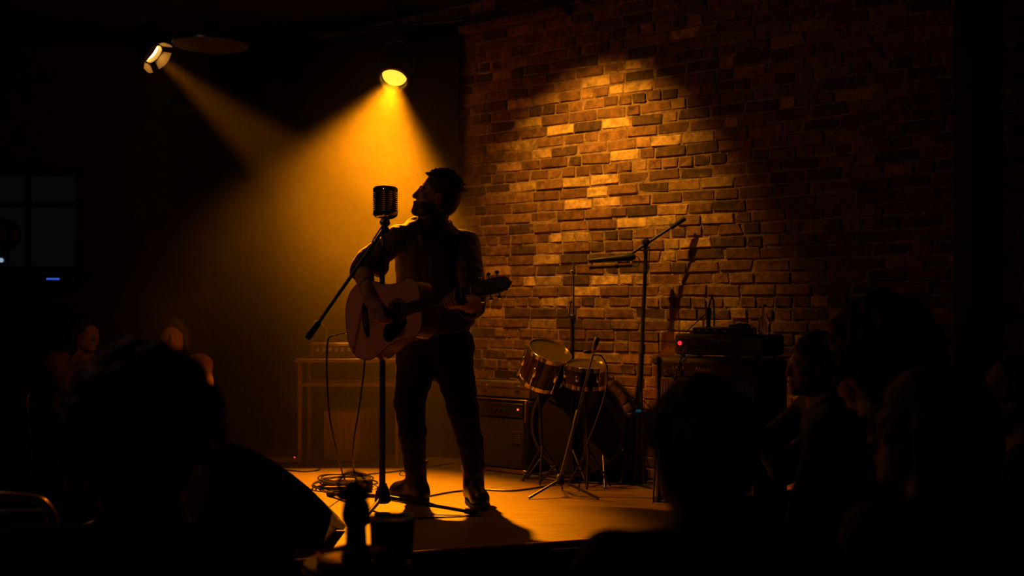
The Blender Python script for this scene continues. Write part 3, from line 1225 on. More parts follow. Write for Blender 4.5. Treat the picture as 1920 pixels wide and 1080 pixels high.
MB().cyl(q + X * .05, q + X * .075, .0032, n=8).build('tip', chrome, jk)
MB().tube([q, q - X * .06 + Vector((0, 0, -.004)), q - X * .14 - Y * .03 - Vector((0, 0, .005)), q - X * .24 - Y * .04 - Vector((0, 0, .005))], .0035, 8, smooth=5).build('lead', cable_black, jk)

# cabinet and head near the audience
fr1 = amp_frame(Vector((1.218, 5.50, STAGE)), .6, .3)
H1 = P(1235, 669, 5.9).z - STAGE
cbx = thing('speaker_cabinet', fr1[0] + WDIR * -.3 - WNRM * .16, 'tall black speaker cabinet with a brown grille by the brick wall', 'speaker')
mb = MB()
B(mb, fr1, -.60, 0, .015, .32, .01, H1, bev=.016)
mb.build('cabinet', tolex, cbx)
mb = MB()
B(mb, fr1, -.565, -.035, .0, .03, .04, H1 - .105, bev=.004)
mb.build('grille_cloth', grille, cbx)
mb = MB()
for i in range(54):
    x = -.562 + i * .00985
    B(mb, fr1, x, x + .0035, -.0028, .004, .045, H1 - .11, bev=0)
g = mb.build('grille_weave', mat('grille_thread', (.22, .14, .10), .8), cbx, smooth=False)
g['kind'] = 'stuff'
mb = MB()
B(mb, fr1, -.565, -.035, .004, .03, H1 - .095, H1 - .02, bev=.003)
mb.build('name_panel', panel_dark, cbx)
o1, X1, Y1 = fr1
lettering('S.MAR', .026, 'small_lettering', gold, cbx, o1 + X1 * -.50 + Y1 * .002 + Vector((0, 0, H1 - .060)), X1, (0, 0, 1))
lettering('Mesle', .040, 'script_lettering', gold, cbx, o1 + X1 * -.37 + Y1 * .002 + Vector((0, 0, H1 - .070)), X1, (0, 0, 1), .45)
mb = MB()
B(mb, fr1, -.602, -.585, .006, .03, .02, H1 - .004, bev=.003)
mb.build('edge_trim', mat('dark_edge_trim', (.05, .035, .025), .4), cbx)
for (x, z) in ((0, .018), (0, H1 - .018), (-.6, .018), (-.6, H1 - .018)):
    c = o1 + X1 * x + Y1 * .02 + Vector((0, 0, z))
    MB().box(c, (.04, .04, .04), Matrix((X1, Y1, Vector((0, 0, 1)))).transposed(), .008).build('corner_guard', rubber, cbx)

HB = H1 + .003
hd_ = thing('amplifier_head', o1 + X1 * -.27 + Y1 * .16 + Vector((0, 0, H1)), 'black amplifier head with a red lamp on the tall speaker cabinet', 'amplifier')
mb = MB()
B(mb, fr1, -.515, -.005, .05, .29, HB + .012, HB + .120, bev=.012)
mb.build('case', tolex, hd_)
mb = MB()
B(mb, fr1, -.495, -.13, .045, .06, HB + .03, HB + .10, bev=.003)
mb.build('control_panel', panel_dark, hd_)
for i in range(11):
    MB().lathe(o1 + X1 * (-.43 + i * .027) + Y1 * .045 + Vector((0, 0, HB + .062)), -Y1, [(0, .009), (.01, .008), (.011, .003)], 12).build('knob', mat('black_knob', (.03, .025, .02), .3), hd_)
MB().lathe(o1 + X1 * -.476 + Y1 * .045 + Vector((0, 0, HB + .072)), -Y1, [(0, .011), (.004, .011), (.009, .007), (.010, .002)], 16).build('power_lamp', glow('red_power_lamp', (1, .02, .03), 1.6), hd_)
mb = MB()
for i in range(9):
    B(mb, fr1, -.30 + i * .012, -.293 + i * .012, .0445, .047, HB + .09, HB + .095, bev=0)
mb.build('printed_scale', mat('pale_print', (.35, .30, .25), .6), hd_)
mb = MB()
for x in (-.48, -.05):
    for y in (.08, .26):
        c = o1 + X1 * x + Y1 * y + Vector((0, 0, H1 + .0005))
        MB().cyl(c, c + Vector((0, 0, .016)), .014, n=10).build('foot', rubber, hd_)
ZT = HB + .120
# things on the head
def top_at(x, y):
    return o1 + X1 * x + Y1 * y + Vector((0, 0, ZT))


c = top_at(-.30, .17)
w_ = thing('wireless_unit', c, 'flat black box with a lead on the amplifier head', 'radio unit')
mb = MB()
B(mb, fr1, -.43, -.14, .09, .25, ZT + .001, ZT + .034, bev=.005)
mb.build('case', black_metal, w_)
mb = MB()
for i in range(4):
    B(mb, fr1, -.40 + i * .05, -.38 + i * .05, .087, .092, ZT + .012, ZT + .022, bev=.001)
mb.build('button', dull_steel, w_)
c = top_at(-.362, .14) + Vector((0, 0, .0345))
ps = thing('pedal_microphone', c, 'small black microphone standing on the amplifier head with a looped lead', 'microphone')
MB().lathe(c, (0, 0, 1), [(0, .016), (.004, .016), (.006, .010), (.055, .013), (.075, .017), (.095, .015), (.105, .006)], 14).build('body', black_metal, ps)
MB().tube([c + Vector((0, 0, .10)), c + X1 * .015 + Vector((0, 0, .145)), c + X1 * .022 + Vector((0, 0, .16)), c + X1 * .032 + Vector((0, 0, .12)), c + X1 * .034 + Vector((0, 0, .06)), c + X1 * .034 + Vector((0, 0, .004))], .0045, 8, smooth=5).build('lead_loop', cable_black, ps)
MB().tube([c + X1 * .0 + Vector((0, 0, .08)), c - X1 * .045 + Vector((0, 0, .045)), c - X1 * .1 + Vector((0, 0, .0)), c - X1 * .115 - Y1 * .03 - Vector((0, 0, .028))], .003, 8, smooth=5).build('lead', cable_black, ps)
c = top_at(-.185, .15) + Vector((0, 0, .035))
rg = Field(c - Vector((.09, .09, .02)), c + Vector((.09, .09, .06)), .004)
rr_ = random.Random(3)
for i in range(9):
    rg.cone(c + X1 * rr_.uniform(-.05, .05) + Y1 * rr_.uniform(-.03, .03) + Vector((0, 0, .006)), c + X1 * rr_.uniform(-.05, .05) + Y1 * rr_.uniform(-.03, .03) + Vector((0, 0, rr_.uniform(.006, .02))), .008, .005, .012)
rg.cut_plane(c + Vector((0, 0, .001)), (0, 0, -1))
clo = rg.build('crumpled_cloth', mat('teal_cloth', (.02, .10, .13), .85, bump=.3), None)
tag(clo, 'small crumpled teal cloth on the amplifier head', 'cloth')
c = top_at(-.06, .17)
bt = thing('glass_bottle', c, 'clear glass bottle on the right end of the amplifier head', 'bottle')
glass = bpy.data.materials.new('clear_glass')
glass.use_nodes = True
b_ = glass.node_tree.nodes['Principled BSDF']
b_.inputs['Transmission Weight'].default_value = 1
b_.inputs['Roughness'].default_value = .03
b_.inputs['Base Color'].default_value = (.9, .85, .75, 1)
MB().lathe(c + Vector((0, 0, .001)), (0, 0, 1), [(0, .024), (.004, .029), (.065, .029), (.085, .022), (.10, .012), (.125, .011), (.13, .013), (.138, .013)], 24).build('glass', glass, bt)
MB().lathe(c + Vector((0, 0, .1395)), (0, 0, 1), [(0, .0135), (.012, .0135), (.014, .011)], 16).build('cap', dull_steel, bt)
for i, dx in enumerate((-.125, -.095)):
    cc = top_at(dx, .11)
    gl = thing('shot_glass', cc, ('small empty tumbler beside the bottle on the amplifier head', 'small tumbler next to the teal cloth on the amplifier head')[i == 0], 'glass', 'tumblers on the amplifier head')
    MB().lathe(cc + Vector((0, 0, .001)), (0, 0, 1), [(0, .010), (.003, .011), (.03, .013), (.03, .011), (.006, .009)], 16).build('bowl', glass, gl)
ld = thing('speaker_lead', o1 + X1 * -.52 + Y1 * .02 + Vector((0, 0, H1 + .05)), 'black lead hanging over the left front of the speaker cabinet', 'cable')
MB().tube([o1 + X1 * -.44 + Y1 * .04 + Vector((0, 0, HB + .045)), o1 + X1 * -.455 + Y1 * .0 + Vector((0, 0, H1 - .03)), o1 + X1 * -.49 - Y1 * .02 + Vector((0, 0, H1 - .16)), o1 + X1 * -.56 - Y1 * .03 + Vector((0, 0, H1 - .32)), o1 + X1 * -.58 - Y1 * .05 + Vector((0, 0, .006))], .0045, 8, smooth=6).build('sheath', cable_black, ld)
MB().lathe(o1 + X1 * -.525 + Y1 * -.006 + Vector((0, 0, H1 - .075)), -Y1, [(0, .012), (.02, .01), (.03, .005)], 12).build('brass_plug', mat('bright_brass', (.8, .55, .2), .2, 1.0), ld)
ld2 = thing('speaker_lead', o1 + X1 * -.15 - Y1 * .02 + Vector((0, 0, H1 - .1)), 'second lead slanting across the grille of the speaker cabinet', 'cable')
MB().tube([o1 + X1 * -.13 + Y1 * .035 + Vector((0, 0, HB + .05)), o1 + X1 * -.15 - Y1 * .012 + Vector((0, 0, H1 - .06)), o1 + X1 * -.2 - Y1 * .02 + Vector((0, 0, H1 - .17)), o1 + X1 * -.27 - Y1 * .03 + Vector((0, 0, H1 - .3)), o1 + X1 * -.30 - Y1 * .04 + Vector((0, 0, .006))], .0045, 8, smooth=6).build('sheath', cable_black, ld2)

# ------------------------------------------------------------------ drums
shell = mat('dark_lacquered_shell', (.012, .006, .005), .2, var=.4, scale=14, coat=.4)
skin_head = mat('drum_head', (.045, .03, .02), .4)
dark_steel = mat('dark_steel', (.05, .045, .04), .3, .8)


def drum(name, c, axis, r, L, label, lugs, group=None, fill=skin_head, hoop=chrome):
    axis = Vector(axis).normalized()
    t = thing(name, c, label, 'drum', group)
    a, b = c - axis * L / 2, c + axis * L / 2
    MB().lathe(a, axis, [(0, r), (L, r)], 36, False).build('shell', shell, t)
    for (p, s) in ((a, -1), (b, 1)):
        MB().lathe(p, axis * s, [(-.012, r * 1.0), (-.012, r * 1.045), (.012, r * 1.045), (.014, r * 1.02), (.014, r * .985), (.002, r * .985)], 36, False).build('hoop', hoop, t)
        MB().lathe(p, axis * s, [(-.01, r * .99), (.003, r * .985), (.004, r * .5)], 36, True).build('drum_head', fill, t)
    u = axis.orthogonal().normalized()
    v = axis.cross(u)
    for i in range(lugs):
        t_ = 2 * math.pi * (i + .3) / lugs
        d = u * math.cos(t_) + v * math.sin(t_)
        lg = MB().lathe(c + d * r * 1.0 - axis * L * .16, axis, [(0, .007), (.006, .012), (L * .32 - .006, .012), (L * .32, .007)], 10).build('lug', chrome, t)
        MB().cyl(c + d * r * 1.07 - axis * (L / 2 + .01), c + d * r * 1.07 + axis * (L / 2 + .01), .0032, n=6).build('tension_rod', chrome, lg)
    return t


BY = 6.72
bc = P(1088, 789, BY)
bc = on_wall((Vector((bc.x, bc.y, 0)) - WREF).dot(WDIR) + .07, bc.z, .245)
drum('bass_drum', bc, (-.34, -.94, 0), .275, .28, 'large dark bass drum on its side against the brick wall', 8, None, mat('black_drum_head', (.008, .007, .007), .7, spec=.2), mat('black_lacquer', (.008, .007, .007), .45))
bd = bpy.data.objects['bass_drum']
for s in (-1, 1):
    MB().cyl(bc + WDIR * s * .2 + WNRM * .1 + Vector((0, 0, -.17)), bc + WDIR * s * .28 + WNRM * .2 + Vector((0, 0, STAGE + .004 - bc.z)), .008, n=10).build('spur', dark_steel, bd)
tc_ = P(1021, 686, 6.45)
drum('rack_tom', tc_, (.28, -.42, .86), .125, .19, 'small dark tom drum with a bright chrome rim beside the singer', 6, 'small drums of the kit')
sc2 = P(1098, 703, 6.32)
drum('snare_drum', sc2, (.05, -.18, .98), .115, .105, 'shallow dark drum behind the leaning microphone stand', 6, 'small drums of the kit')
for (root, c, ax, foot) in (('rack_tom', tc_, Vector((.28, -.42, .86)).normalized(), P(1040, 890, 6.60)), ('snare_drum', sc2, Vector((.05, -.18, .98)).normalized(), P(1128, 890, 6.30))):
    o = bpy.data.objects[root]
    h = c - ax * (.075 if root == 'snare_drum' else .115)
    f0 = Vector((h.x + .02, h.y + .0, STAGE + .2))
    st_ = MB().cyl(h, f0, .009, n=10)
    for k in range(3):
        a = 2.1 * k + .4
        st_.cyl(f0 + Vector((0, 0, .02)), (f0.x + .14 * math.cos(a), f0.y + .10 * math.sin(a), STAGE + .006), .007, n=8)
        st_.tube([h, h + Vector((.09 * math.cos(a), .09 * math.sin(a), .008)), h + Vector((.125 * math.cos(a), .125 * math.sin(a), .03))], .005, 8)
    st_.build('stand', dark_steel, o)

# bare cymbal stand
cx = P(1075, 490, 6.5)
cy = thing('cymbal_stand', (cx.x, cx.y, STAGE), 'bare thin cymbal stand rising behind the drums', 'cymbal stand')
zz = lambda py: P(1075, py, 6.5).z
MB().cyl((cx.x, cx.y, zz(600)), (cx.x, cx.y, zz(500)), .0065, n=12).build('upper_tube', dull_steel, cy)
MB().cyl((cx.x - .006, cx.y, STAGE + .12), (cx.x - .006, cx.y, zz(592)), .0125, n=12).build('lower_tube', mat('dark_steel', (.05, .045, .04), .3, .8), cy)
MB().lathe((cx.x, cx.y, zz(516)), (0, 0, 1), [(0, .006), (.006, .016), (.016, .016), (.03, .010), (.07, .006), (.085, .003)], 12).build('tilter', dull_steel, cy)
MB().ball((cx.x - .01, cx.y - .01, zz(510)), .012).build('wing_nut', chrome, cy)
MB().lathe((cx.x - .006, cx.y, zz(606)), (0, 0, 1), [(0, .014), (.004, .02), (.04, .02), (.05, .012)], 12).build('height_clamp', black_metal, cy)
MB().tube([(cx.x - .012, cx.y - .015, zz(602)), (cx.x - .028, cx.y - .02, zz(590)), (cx.x - .02, cx.y - .015, zz(570)), (cx.x - .008, cx.y - .012, zz(565))], .007, 8, smooth=4).build('wing_bolt', chrome, cy)
mb = MB()
for k in range(3):
    a = 2.09 * k + .9
    MB().cyl((cx.x - .006, cx.y, STAGE + .20), (cx.x + .2 * math.cos(a), cx.y - .02 + .13 * math.sin(a), STAGE + .008), .008, n=8).build('leg', dark_steel, cy)

# leaning microphone stand in front of the drums
p0, p1 = P(1050, 884, 6.06), P(1112, 664, 6.10)
p0.z = STAGE + .09
lm = thing('leaning_microphone_stand', (p0.x, p0.y, STAGE), 'slim chrome microphone stand leaning to the right before the drums', 'mic stand')
d = (p1 - p0)
MB().cyl(p0, p0 + d * .55, .0095, n=12).build('lower_tube', dull_steel, lm)
MB().cyl(p0 + d * .5, p1, .0065, n=12).build('upper_tube', chrome, lm)
MB().cyl(p0 + d * .44, p0 + d * .55, .0135, n=12).build('height_clutch', dull_steel, lm)
MB().lathe(p0 - Vector((0, 0, .03)), (0, 0, 1), [(0, .018), (.01, .026), (.05, .022), (.06, .013)], 12).build('hub', black_metal, lm)
for (dx, dy) in ((.20, -.12), (-.17, -.10), (.02, .2)):
    MB().cyl(p0 - Vector((0, 0, .0)), (p0.x + dx, p0.y + dy, STAGE + .008), .0075, n=8).build('leg', dark_steel, lm)
m2 = thing('small_microphone', p1, 'small microphone with a bright collar clipped on the leaning stand', 'microphone')
u = Vector((.22, -.10, .9)).normalized()
MB().lathe(p1 + u * .004, u, [(0, .008), (.02, .012), (.045, .016), (.05, .016)], 14).build('collar', mat('bright_brass', (.8, .55, .2), .2, 1.0), m2)
MB().lathe(p1 + u * .054, u, [(0, .015), (.03, .016), (.04, .013), (.045, .005)], 14).build('capsule', black_metal, m2)
MB().box(p1 + Vector((-.03, 0, .012)), (.045, .018, .018), bev=.004).build('clip', black_metal, m2)
MB().tube([p1 + Vector((.005, 0, -.005)), P(1128, 668, 6.09), P(1138, 690, 6.07), P(1136, 730, 6.06), P(1118, 790, 6.05), P(1095, 850, 6.05), P(1085, 922, 6.05)], .004, 8, smooth=6).build('lead', cable_black, m2)

# tall boom stand in front of the bricks
SY = 6.46
pt, pb_ = P(1212, 456, SY), P(1192, 890, SY)
pb_.z = STAGE + .004
bs_ = thing('boom_stand', (pb_.x, pb_.y, STAGE), 'tall black boom stand with folded legs in front of the lit bricks', 'mic stand')
d = pb_ - pt
MB().cyl(pt, pt + d * .48, .011, .0125, 14).build('upper_tube', black_metal, bs_)
MB().cyl(pt + d * .44, pb_ + Vector((0, 0, .03)), .016, .018, 14).build('lower_tube', black_metal, bs_)
MB().cyl(pt + d * .42, pt + d * .46, .02, n=14).build('height_clutch', rubber, bs_)
for (dx, dy, top) in ((-.085, -.02, .50), (.045, -.05, .56), (.02, .06, .56), ):
    MB().cyl(pt + d * top, (pb_.x + dx, pb_.y + dy, STAGE + .012), .010, .012, 10).build('leg', black_metal, bs_)
e0, e1 = P(1282, 411, SY - .05), P(1168, 486, SY + .0)
dd = (e1 - e0).normalized()
bo = MB().cyl(e0, e1, .0085, n=12).build('boom_arm', black_metal, bs_)
MB().lathe(e0 - dd * .01, dd, [(0, .010), (.006, .0145), (.09, .0135), (.10, .009)], 14).build('counterweight', rubber, bo)
jc = P(1211, 454, SY - .015)
MB().lathe(jc + Vector((0, .03, .0)), (0, -1, 0), [(0, .012), (.006, .022), (.045, .022), (.05, .012)], 18).build('boom_joint', black_metal, bs_)
MB().box(jc + Vector((-.004, 0, -.03)), (.022, .02, .07), bev=.005).build('joint_fork', black_metal, bs_)
MB().box(P(1197, 770, SY - .06), (.03, .016, .014), bev=.003).build('cyan_glint', glow('cyan_glint_glow', (.04, .45, .65), .08), bs_)  # glowing box for a cyan glint; the clipped-on device is invented
sg = thing('shotgun_microphone', P(1150, 490, SY), 'long dark microphone hanging level from the boom in front of the bricks', 'microphone')
q0, q1 = P(1103, 489, SY - .01), P(1190, 481, SY - .01)
dq = (q1 - q0).normalized()
MB().lathe(q0, dq, [(0, .008), (.006, .012), (.12, .016), (.2, .021), (.245, .024), (.268, .018), (.275, .006)], 16).build('body', mat('black_matt_paint', (.012, .011, .011), .5), sg)
r0, r1 = P(1104, 501, SY - .02), P(1182, 497, SY - .02)
dr_ = (r1 - r0).normalized()
MB().lathe(r0, dr_, [(0, .008), (.005, .0125), (.2, .0125), (.24, .014), (.25, .008)], 14).build('under_barrel', mat('dark_brown_barrel', (.10, .04, .025), .35), sg)
MB().lathe(r0 + dr_ * .008, dr_, [(0, .0135), (.012, .0135)], 14).lathe(r0 + dr_ * .15, dr_, [(0, .015), (.02, .015)], 14).build('band', black_metal, sg)
mb = MB()
for px in (1110, 1176):
    mb.cyl(P(px, 487, SY - .012), P(px, 500, SY - .02), .005, n=8)
mb.build('bracket', black_metal, sg)
MB().tube([P(1184, 497, SY - .03), P(1193, 500, SY - .03), P(1199, 492, SY - .03), P(1197, 483, SY - .03), P(1190, 479, SY - .02)], .003, 8, smooth=6).build('lead', cable_black, sg)
MB().tube([P(1213, 470, SY - .03), P(1218, 462, SY - .03), P(1217, 480, SY - .03), P(1216, 505, SY - .03), P(1208, 520, SY - .03), P(1208, 640, SY - .03)], .003, 8, smooth=6).build('stand_lead', cable_black, bs_)

# ------------------------------------------------------------------ leads on the stage floor
def lead(pts, r, label, name='stage_cable', group='leads on the stage floor'):
    w = []
    for p in pts:
        q = on_stage(p[0], p[1], STAGE + r + .001) if len(p) == 2 else P(*p)
        w.append(q)
    o = MB().tube(w, r, 8, smooth=8).build(name, cable_black)
    return tag(o, label, 'cable', group)


lead([(806, 930), (850, 922), (900, 918), (960, 920), (1020, 912), (1075, 900), (1130, 899), (1190, 908)], .005, 'black lead running behind the boots towards the drums')
lead([(700, 975), (760, 973), (800, 971), (870, 968), (905, 966)], .004, 'thin lead lying in front of the singer along the stand leg')
lead([(655, 893), (690, 889), (740, 884), (800, 876), (850, 868)], .004, 'thin lead passing behind the microphone stand to the amplifiers')
lead([(1010, 895), (1060, 902), (1110, 905), (1160, 907), (1212, 904)], .006, 'thick lead on the floor below the drums')
lead([(1000, 888), (1060, 895), (1100, 893), (1160, 900), (1220, 915)], .005, 'lead crossing the floor under the drums to the boom stand')
lead([(560, 872), (590, 873), (600, 880), (570, 884), (530, 880)], .004, 'short looped lead by the pedal board')
# coil beside the microphone stand
cc = on_stage(642, 914, STAGE)
ck = thing('cable_coil', cc, 'loose coil of black leads in the light beside the microphone stand', 'cable coil')
rng = random.Random(4)
for k in range(9):
    rx, ry = rng.uniform(.11, .185), rng.uniform(.10, .20)
    ox, oy = rng.uniform(-.03, .03), rng.uniform(-.03, .03)
    a0 = rng.uniform(0, 6)
    ring = []
    for i in range(26):
        a = a0 + 2 * math.pi * i / 24
        w = 1 + .06 * math.sin(3 * a + k)
        ring.append(Vector((cc.x + ox + rx * w * math.cos(a), cc.y + oy + ry * w * math.sin(a), STAGE + .006 + k * .0065 + .004 * math.sin(2 * a + k))))
    MB().tube(ring, .0045, 8).build('loop', cable_black, ck)
sb = on_stage(682, 920)
dx = thing('direct_box', (sb.x, sb.y, STAGE), 'small dark metal box beside the coil of leads', 'stage box')
MB().box((sb.x, sb.y, STAGE + .036), (.085, .11, .07), .3, .008).build('case', black_metal, dx)
for s in (-1, 1):
    MB().cyl((sb.x + s * .018, sb.y - .056, STAGE + .04), (sb.x + s * .018 - .003, sb.y - .068, STAGE + .04), .009, n=12).build('socket', dull_steel, dx)

# ------------------------------------------------------------------ guitar
PHI, TAU = R(36), R(11.9)
GU = Vector((math.cos(PHI) * math.cos(TAU), -math.sin(PHI) * math.cos(TAU), math.sin(TAU)))   # towards the head
GN = Vector((-math.sin(PHI), -math.cos(PHI), 0))                                              # out of the face
GN = (GN + Vector((0, 0, .10))).normalized()
GN = (GN - GU * GN.dot(GU)).normalized()
GV = GN.cross(GU)
if GV.z < 0:
    GV = -GV
GO = P(745, 584, 5.43)


def G(u, v, w=0.0):
    return GO + GU * u + GV * v + GN * w


half = [(-.350, .0), (-.3485, .05), (-.340, .095), (-.322, .135), (-.295, .168), (-.255, .190), (-.210, .1985), (-.165, .192), (-.12, .173), (-.08, .155), (-.04, .143), (0, .138), (.035, .140), (.07, .145), (.10, .144), (.125, .130), (.142, .105), (.152, .07), (.155, .03)]
up = [Vector((u, v, 0)) for u, v in half]
side_pts = catmull(up, 4)
outline = [(p.x, p.y) for p in side_pts] + [(p.x, -p.y) for p in side_pts[::-1][:-1]]
gt = thing('acoustic_guitar', G(-.1, 0, -.06), 'tan acoustic guitar with a black pickguard held by the singer', 'guitar')
spruce = mat('tan_spruce_top', (.70, .42, .25), .38, var=.10, scale=6, stretch=(30, 2, 30), spec=.35)
mahog = mat('dark_mahogany', (.12, .045, .022), .32, var=.3, scale=10, coat=.2)
ebony = mat('ebony', (.012, .010, .009), .4)
DEP = .105
MB().prism([G(u, v, -.003) for u, v in outline], -GN * (DEP - .006)).build('sides', mahog, gt, angle=35)
MB().prism([G(u, v, 0) for u, v in outline], -GN * .003).build('soundboard', spruce, gt, angle=35)
MB().prism([G(u, v, -DEP + .003) for u, v in outline], -GN * .003).build('back', mahog, gt, angle=35)
bind = [G(u * 1.002, v * 1.004, -.0005) for u, v in outline]
MB().tube(bind, .0022, 6, closed=True).build('binding', mat('dark_binding', (.05, .02, .012), .3), gt)
hole = lambda r, w, n=36: [G(r * math.cos(2 * math.pi * i / n), r * math.sin(2 * math.pi * i / n), w) for i in range(n)]
MB().prism(hole(.0495, .0012), -GN * .001).build('sound_hole_disc', mat('painted_hole_shade', (.008, .005, .004), .9), gt, smooth=False)  # near-black disc on the soundboard, the hole's shade put into its colour
mb = MB()
for rad, th in ((.0545, .0016), (.060, .0009), (.064, .0016)):
    mb.tube([p for p in hole(rad, .0008)], th, 5, closed=True)
mb.build('rosette', mat('rosette_inlay', (.06, .03, .02), .4), gt)
pg = [(.050, -.046), (.032, -.056), (.0, -.0655), (-.03, -.058), (-.058, -.036), (-.078, -.045), (-.098, -.072), (-.104, -.105), (-.090, -.130), (-.055, -.136), (-.008, -.118), (.035, -.090), (.056, -.062)]
pgs = catmull([Vector((u, v, 0)) for u, v in pg], 4, True)
MB().prism([G(p.x, p.y, .0018) for p in pgs], -GN * .0016).build('pickguard', mat('black_pickguard', (.010, .008, .007), .25), gt, smooth=False)
br_ = [(-.195, .0), (-.193, .03), (-.199, .085), (-.212, .088), (-.224, .05), (-.230, 0), (-.224, -.05), (-.212, -.088), (-.199, -.085), (-.193, -.03)]
MB().prism([G(u, v, .009) for u, v in br_], -GN * .009).build('bridge', ebony, gt, smooth=False)
MB().prism([G(u, v, .0115) for u, v in ((-.2, .036), (-.2, -.036), (-.203, -.036), (-.203, .036))], -GN * .003).build('saddle', mat('bone', (.6, .5, .38), .4), gt, smooth=False)
mb = MB()
for i in range(6):
    v = -.027 + i * .0108
    mb.lathe(G(-.214, v, .009), GN, [(0, .0028), (.003, .0032), (.004, .001)], 8)
mb.build('bridge_pin', mat('bone', (.6, .5, .38), .4), gt)
NUT = .468
mb = MB()
for (u0, u1, h0, h1) in ((.055, NUT, .0285, .0225),):
    mb.prism([G(u0, h0, .0075), G(u1, h1, .0075), G(u1, -h1, .0075), G(u0, -h0, .0075)], -GN * .006)
mb.build('fretboard', ebony, gt, smooth=False)
ring = []
mb = MB()
sec = [(math.cos(a), math.sin(a)) for a in [math.pi * k / 10 for k in range(11)]]
vs, fs = [], []
for u, hwid, dep in ((.145, .027, .055), (.165, .0265, .030), (.19, .026, .024), (.30, .0245, .022), (NUT, .0222, .020)):
    for (c, s) in sec:
        vs.append(G(u, hwid * c, .0015 - dep * s))
for k in range(4):
    for i in range(10):
        fs.append((k * 11 + i, k * 11 + i + 1, (k + 1) * 11 + i + 1, (k + 1) * 11 + i))
    fs.append((k * 11, (k + 1) * 11, (k + 1) * 11 + 10, k * 11 + 10))
fs.append(tuple(range(11)))
fs.append(tuple(range(44, 55))[::-1])
mb.add(vs, fs)
mb.build('neck', mahog, gt)
fw = mat('nickel_fret', (.6, .52, .4), .25, 1.0)
scale_len = NUT + .203
for k in range(1, 19):
    u = NUT - scale_len * (1 - 2 ** (-k / 12))
    h = .0225 + (.0285 - .0225) * (NUT - u) / (NUT - .055)
    MB().cyl(G(u, -h, .0078), G(u, h, .0078), .0012, n=6).build('fret', fw, gt)
MB().prism([G(NUT, .0225, .0105), G(NUT + .005, .0225, .0105), G(NUT + .005, -.0225, .0105), G(NUT, -.0225, .0105)], -GN * .009).build('nut', mat('bone', (.6, .5, .38), .4), gt, smooth=False)
sw = mat('bronze_string', (.62, .40, .2), .3, 1.0)
for i in range(6):
    v0, v1 = -.027 + i * .0108, -.018 + i * .0072
    MB().tube([G(-.207, v0, .010), G(-.2015, v0, .0122), G(NUT, v1, .0112), G(NUT + .03 + .045 * ((i if i < 3 else 5 - i)), v1 * 1.5, .004)], .0006 + .00016 * (5 - i), 5).build('string', sw, gt)
hs = [(0, .022), (.012, .026), (.03, .034), (.09, .038), (.15, .036), (.168, .030), (.174, .034), (.182, .022), (.186, .026), (.194, .010), (.208, .0)]
hp = [(NUT + .005 + u, v) for u, v in hs] + [(NUT + .005 + u, -v) for u, v in hs[::-1][1:]]
tilt = .12
MB().prism([G(u, v, .004 - tilt * (u - NUT)) for u, v in hp], -GN * .014).build('headstock', ebony, gt, smooth=False)
for s in (-1, 1):
    for k in range(3):
        u = NUT + .05 + k * .045
        w = -.004 - tilt * (u - NUT)
        pgm = MB().cyl(G(u, s * .032, w), G(u, s * .052, w), .0035, n=8).lathe(G(u, s * .050, w), GV * s, [(0, .004), (.003, .010), (.014, .010), (.017, .004)], 12)
        pgm.build('tuning_peg', chrome, gt)
        MB().cyl(G(u, s * .022, w + .006), G(u, s * .022, w + .018), .0032, n=8).build('string_post', chrome, gt)
MB().lathe(G(-.349, 0, -.05), -GU, [(0, .008), (.006, .008), (.010, .005), (.018, .009), (.02, .004)], 14).build('end_pin', chrome, gt)
cap_u = NUT - .05
MB().box(G(cap_u, 0, .014), (.012, .052, .008), Matrix((GU, GV, GN)).transposed(), .003).build('capo', dull_steel, gt)
jp = G(-.35, -.02, -.055)
gc = thing('guitar_lead', on_stage(640, 905), 'black lead plugged into the guitar and hanging to the coil on the floor', 'cable')
MB().cyl(jp - GU * .005, jp - GU * .06, .0075, .0065, 12).build('plug', chrome, gc)
jq = jp - GU * .06
MB().tube([jq, P(632, 628, 5.72), P(617, 634, 5.74), P(613, 660, 5.76), P(613, 700, 5.78), P(618, 780, 5.82), P(632, 850, 5.9), P(645, 896, 6.05), on_stage(652, 908, STAGE + .055)], .0045, 8, smooth=8).build('sheath', cable_black, gc)
ms2 = thing('hanging_lead', on_stage(668, 905), 'second black lead dropping from behind the guitar to the floor', 'cable')
MB().tube([P(684, 672, 5.78), P(682, 700, 5.80), P(674, 760, 5.85), P(663, 830, 5.9), P(662, 870, 5.98), on_stage(668, 903, STAGE + .05)], .0045, 8, smooth=8).build('sheath', cable_black, ms2)

# ------------------------------------------------------------------ people
def head_frame(center, fwd, roll=0.0):
    f = Vector(fwd).normalized()
    r = f.cross(Vector((0, 0, 1))).normalized()
    u = r.cross(f).normalized()
    M = Matrix((r, f, u)).transposed()
    M = M @ Matrix.Rotation(roll, 3, 'Y')
    return Vector(center), M


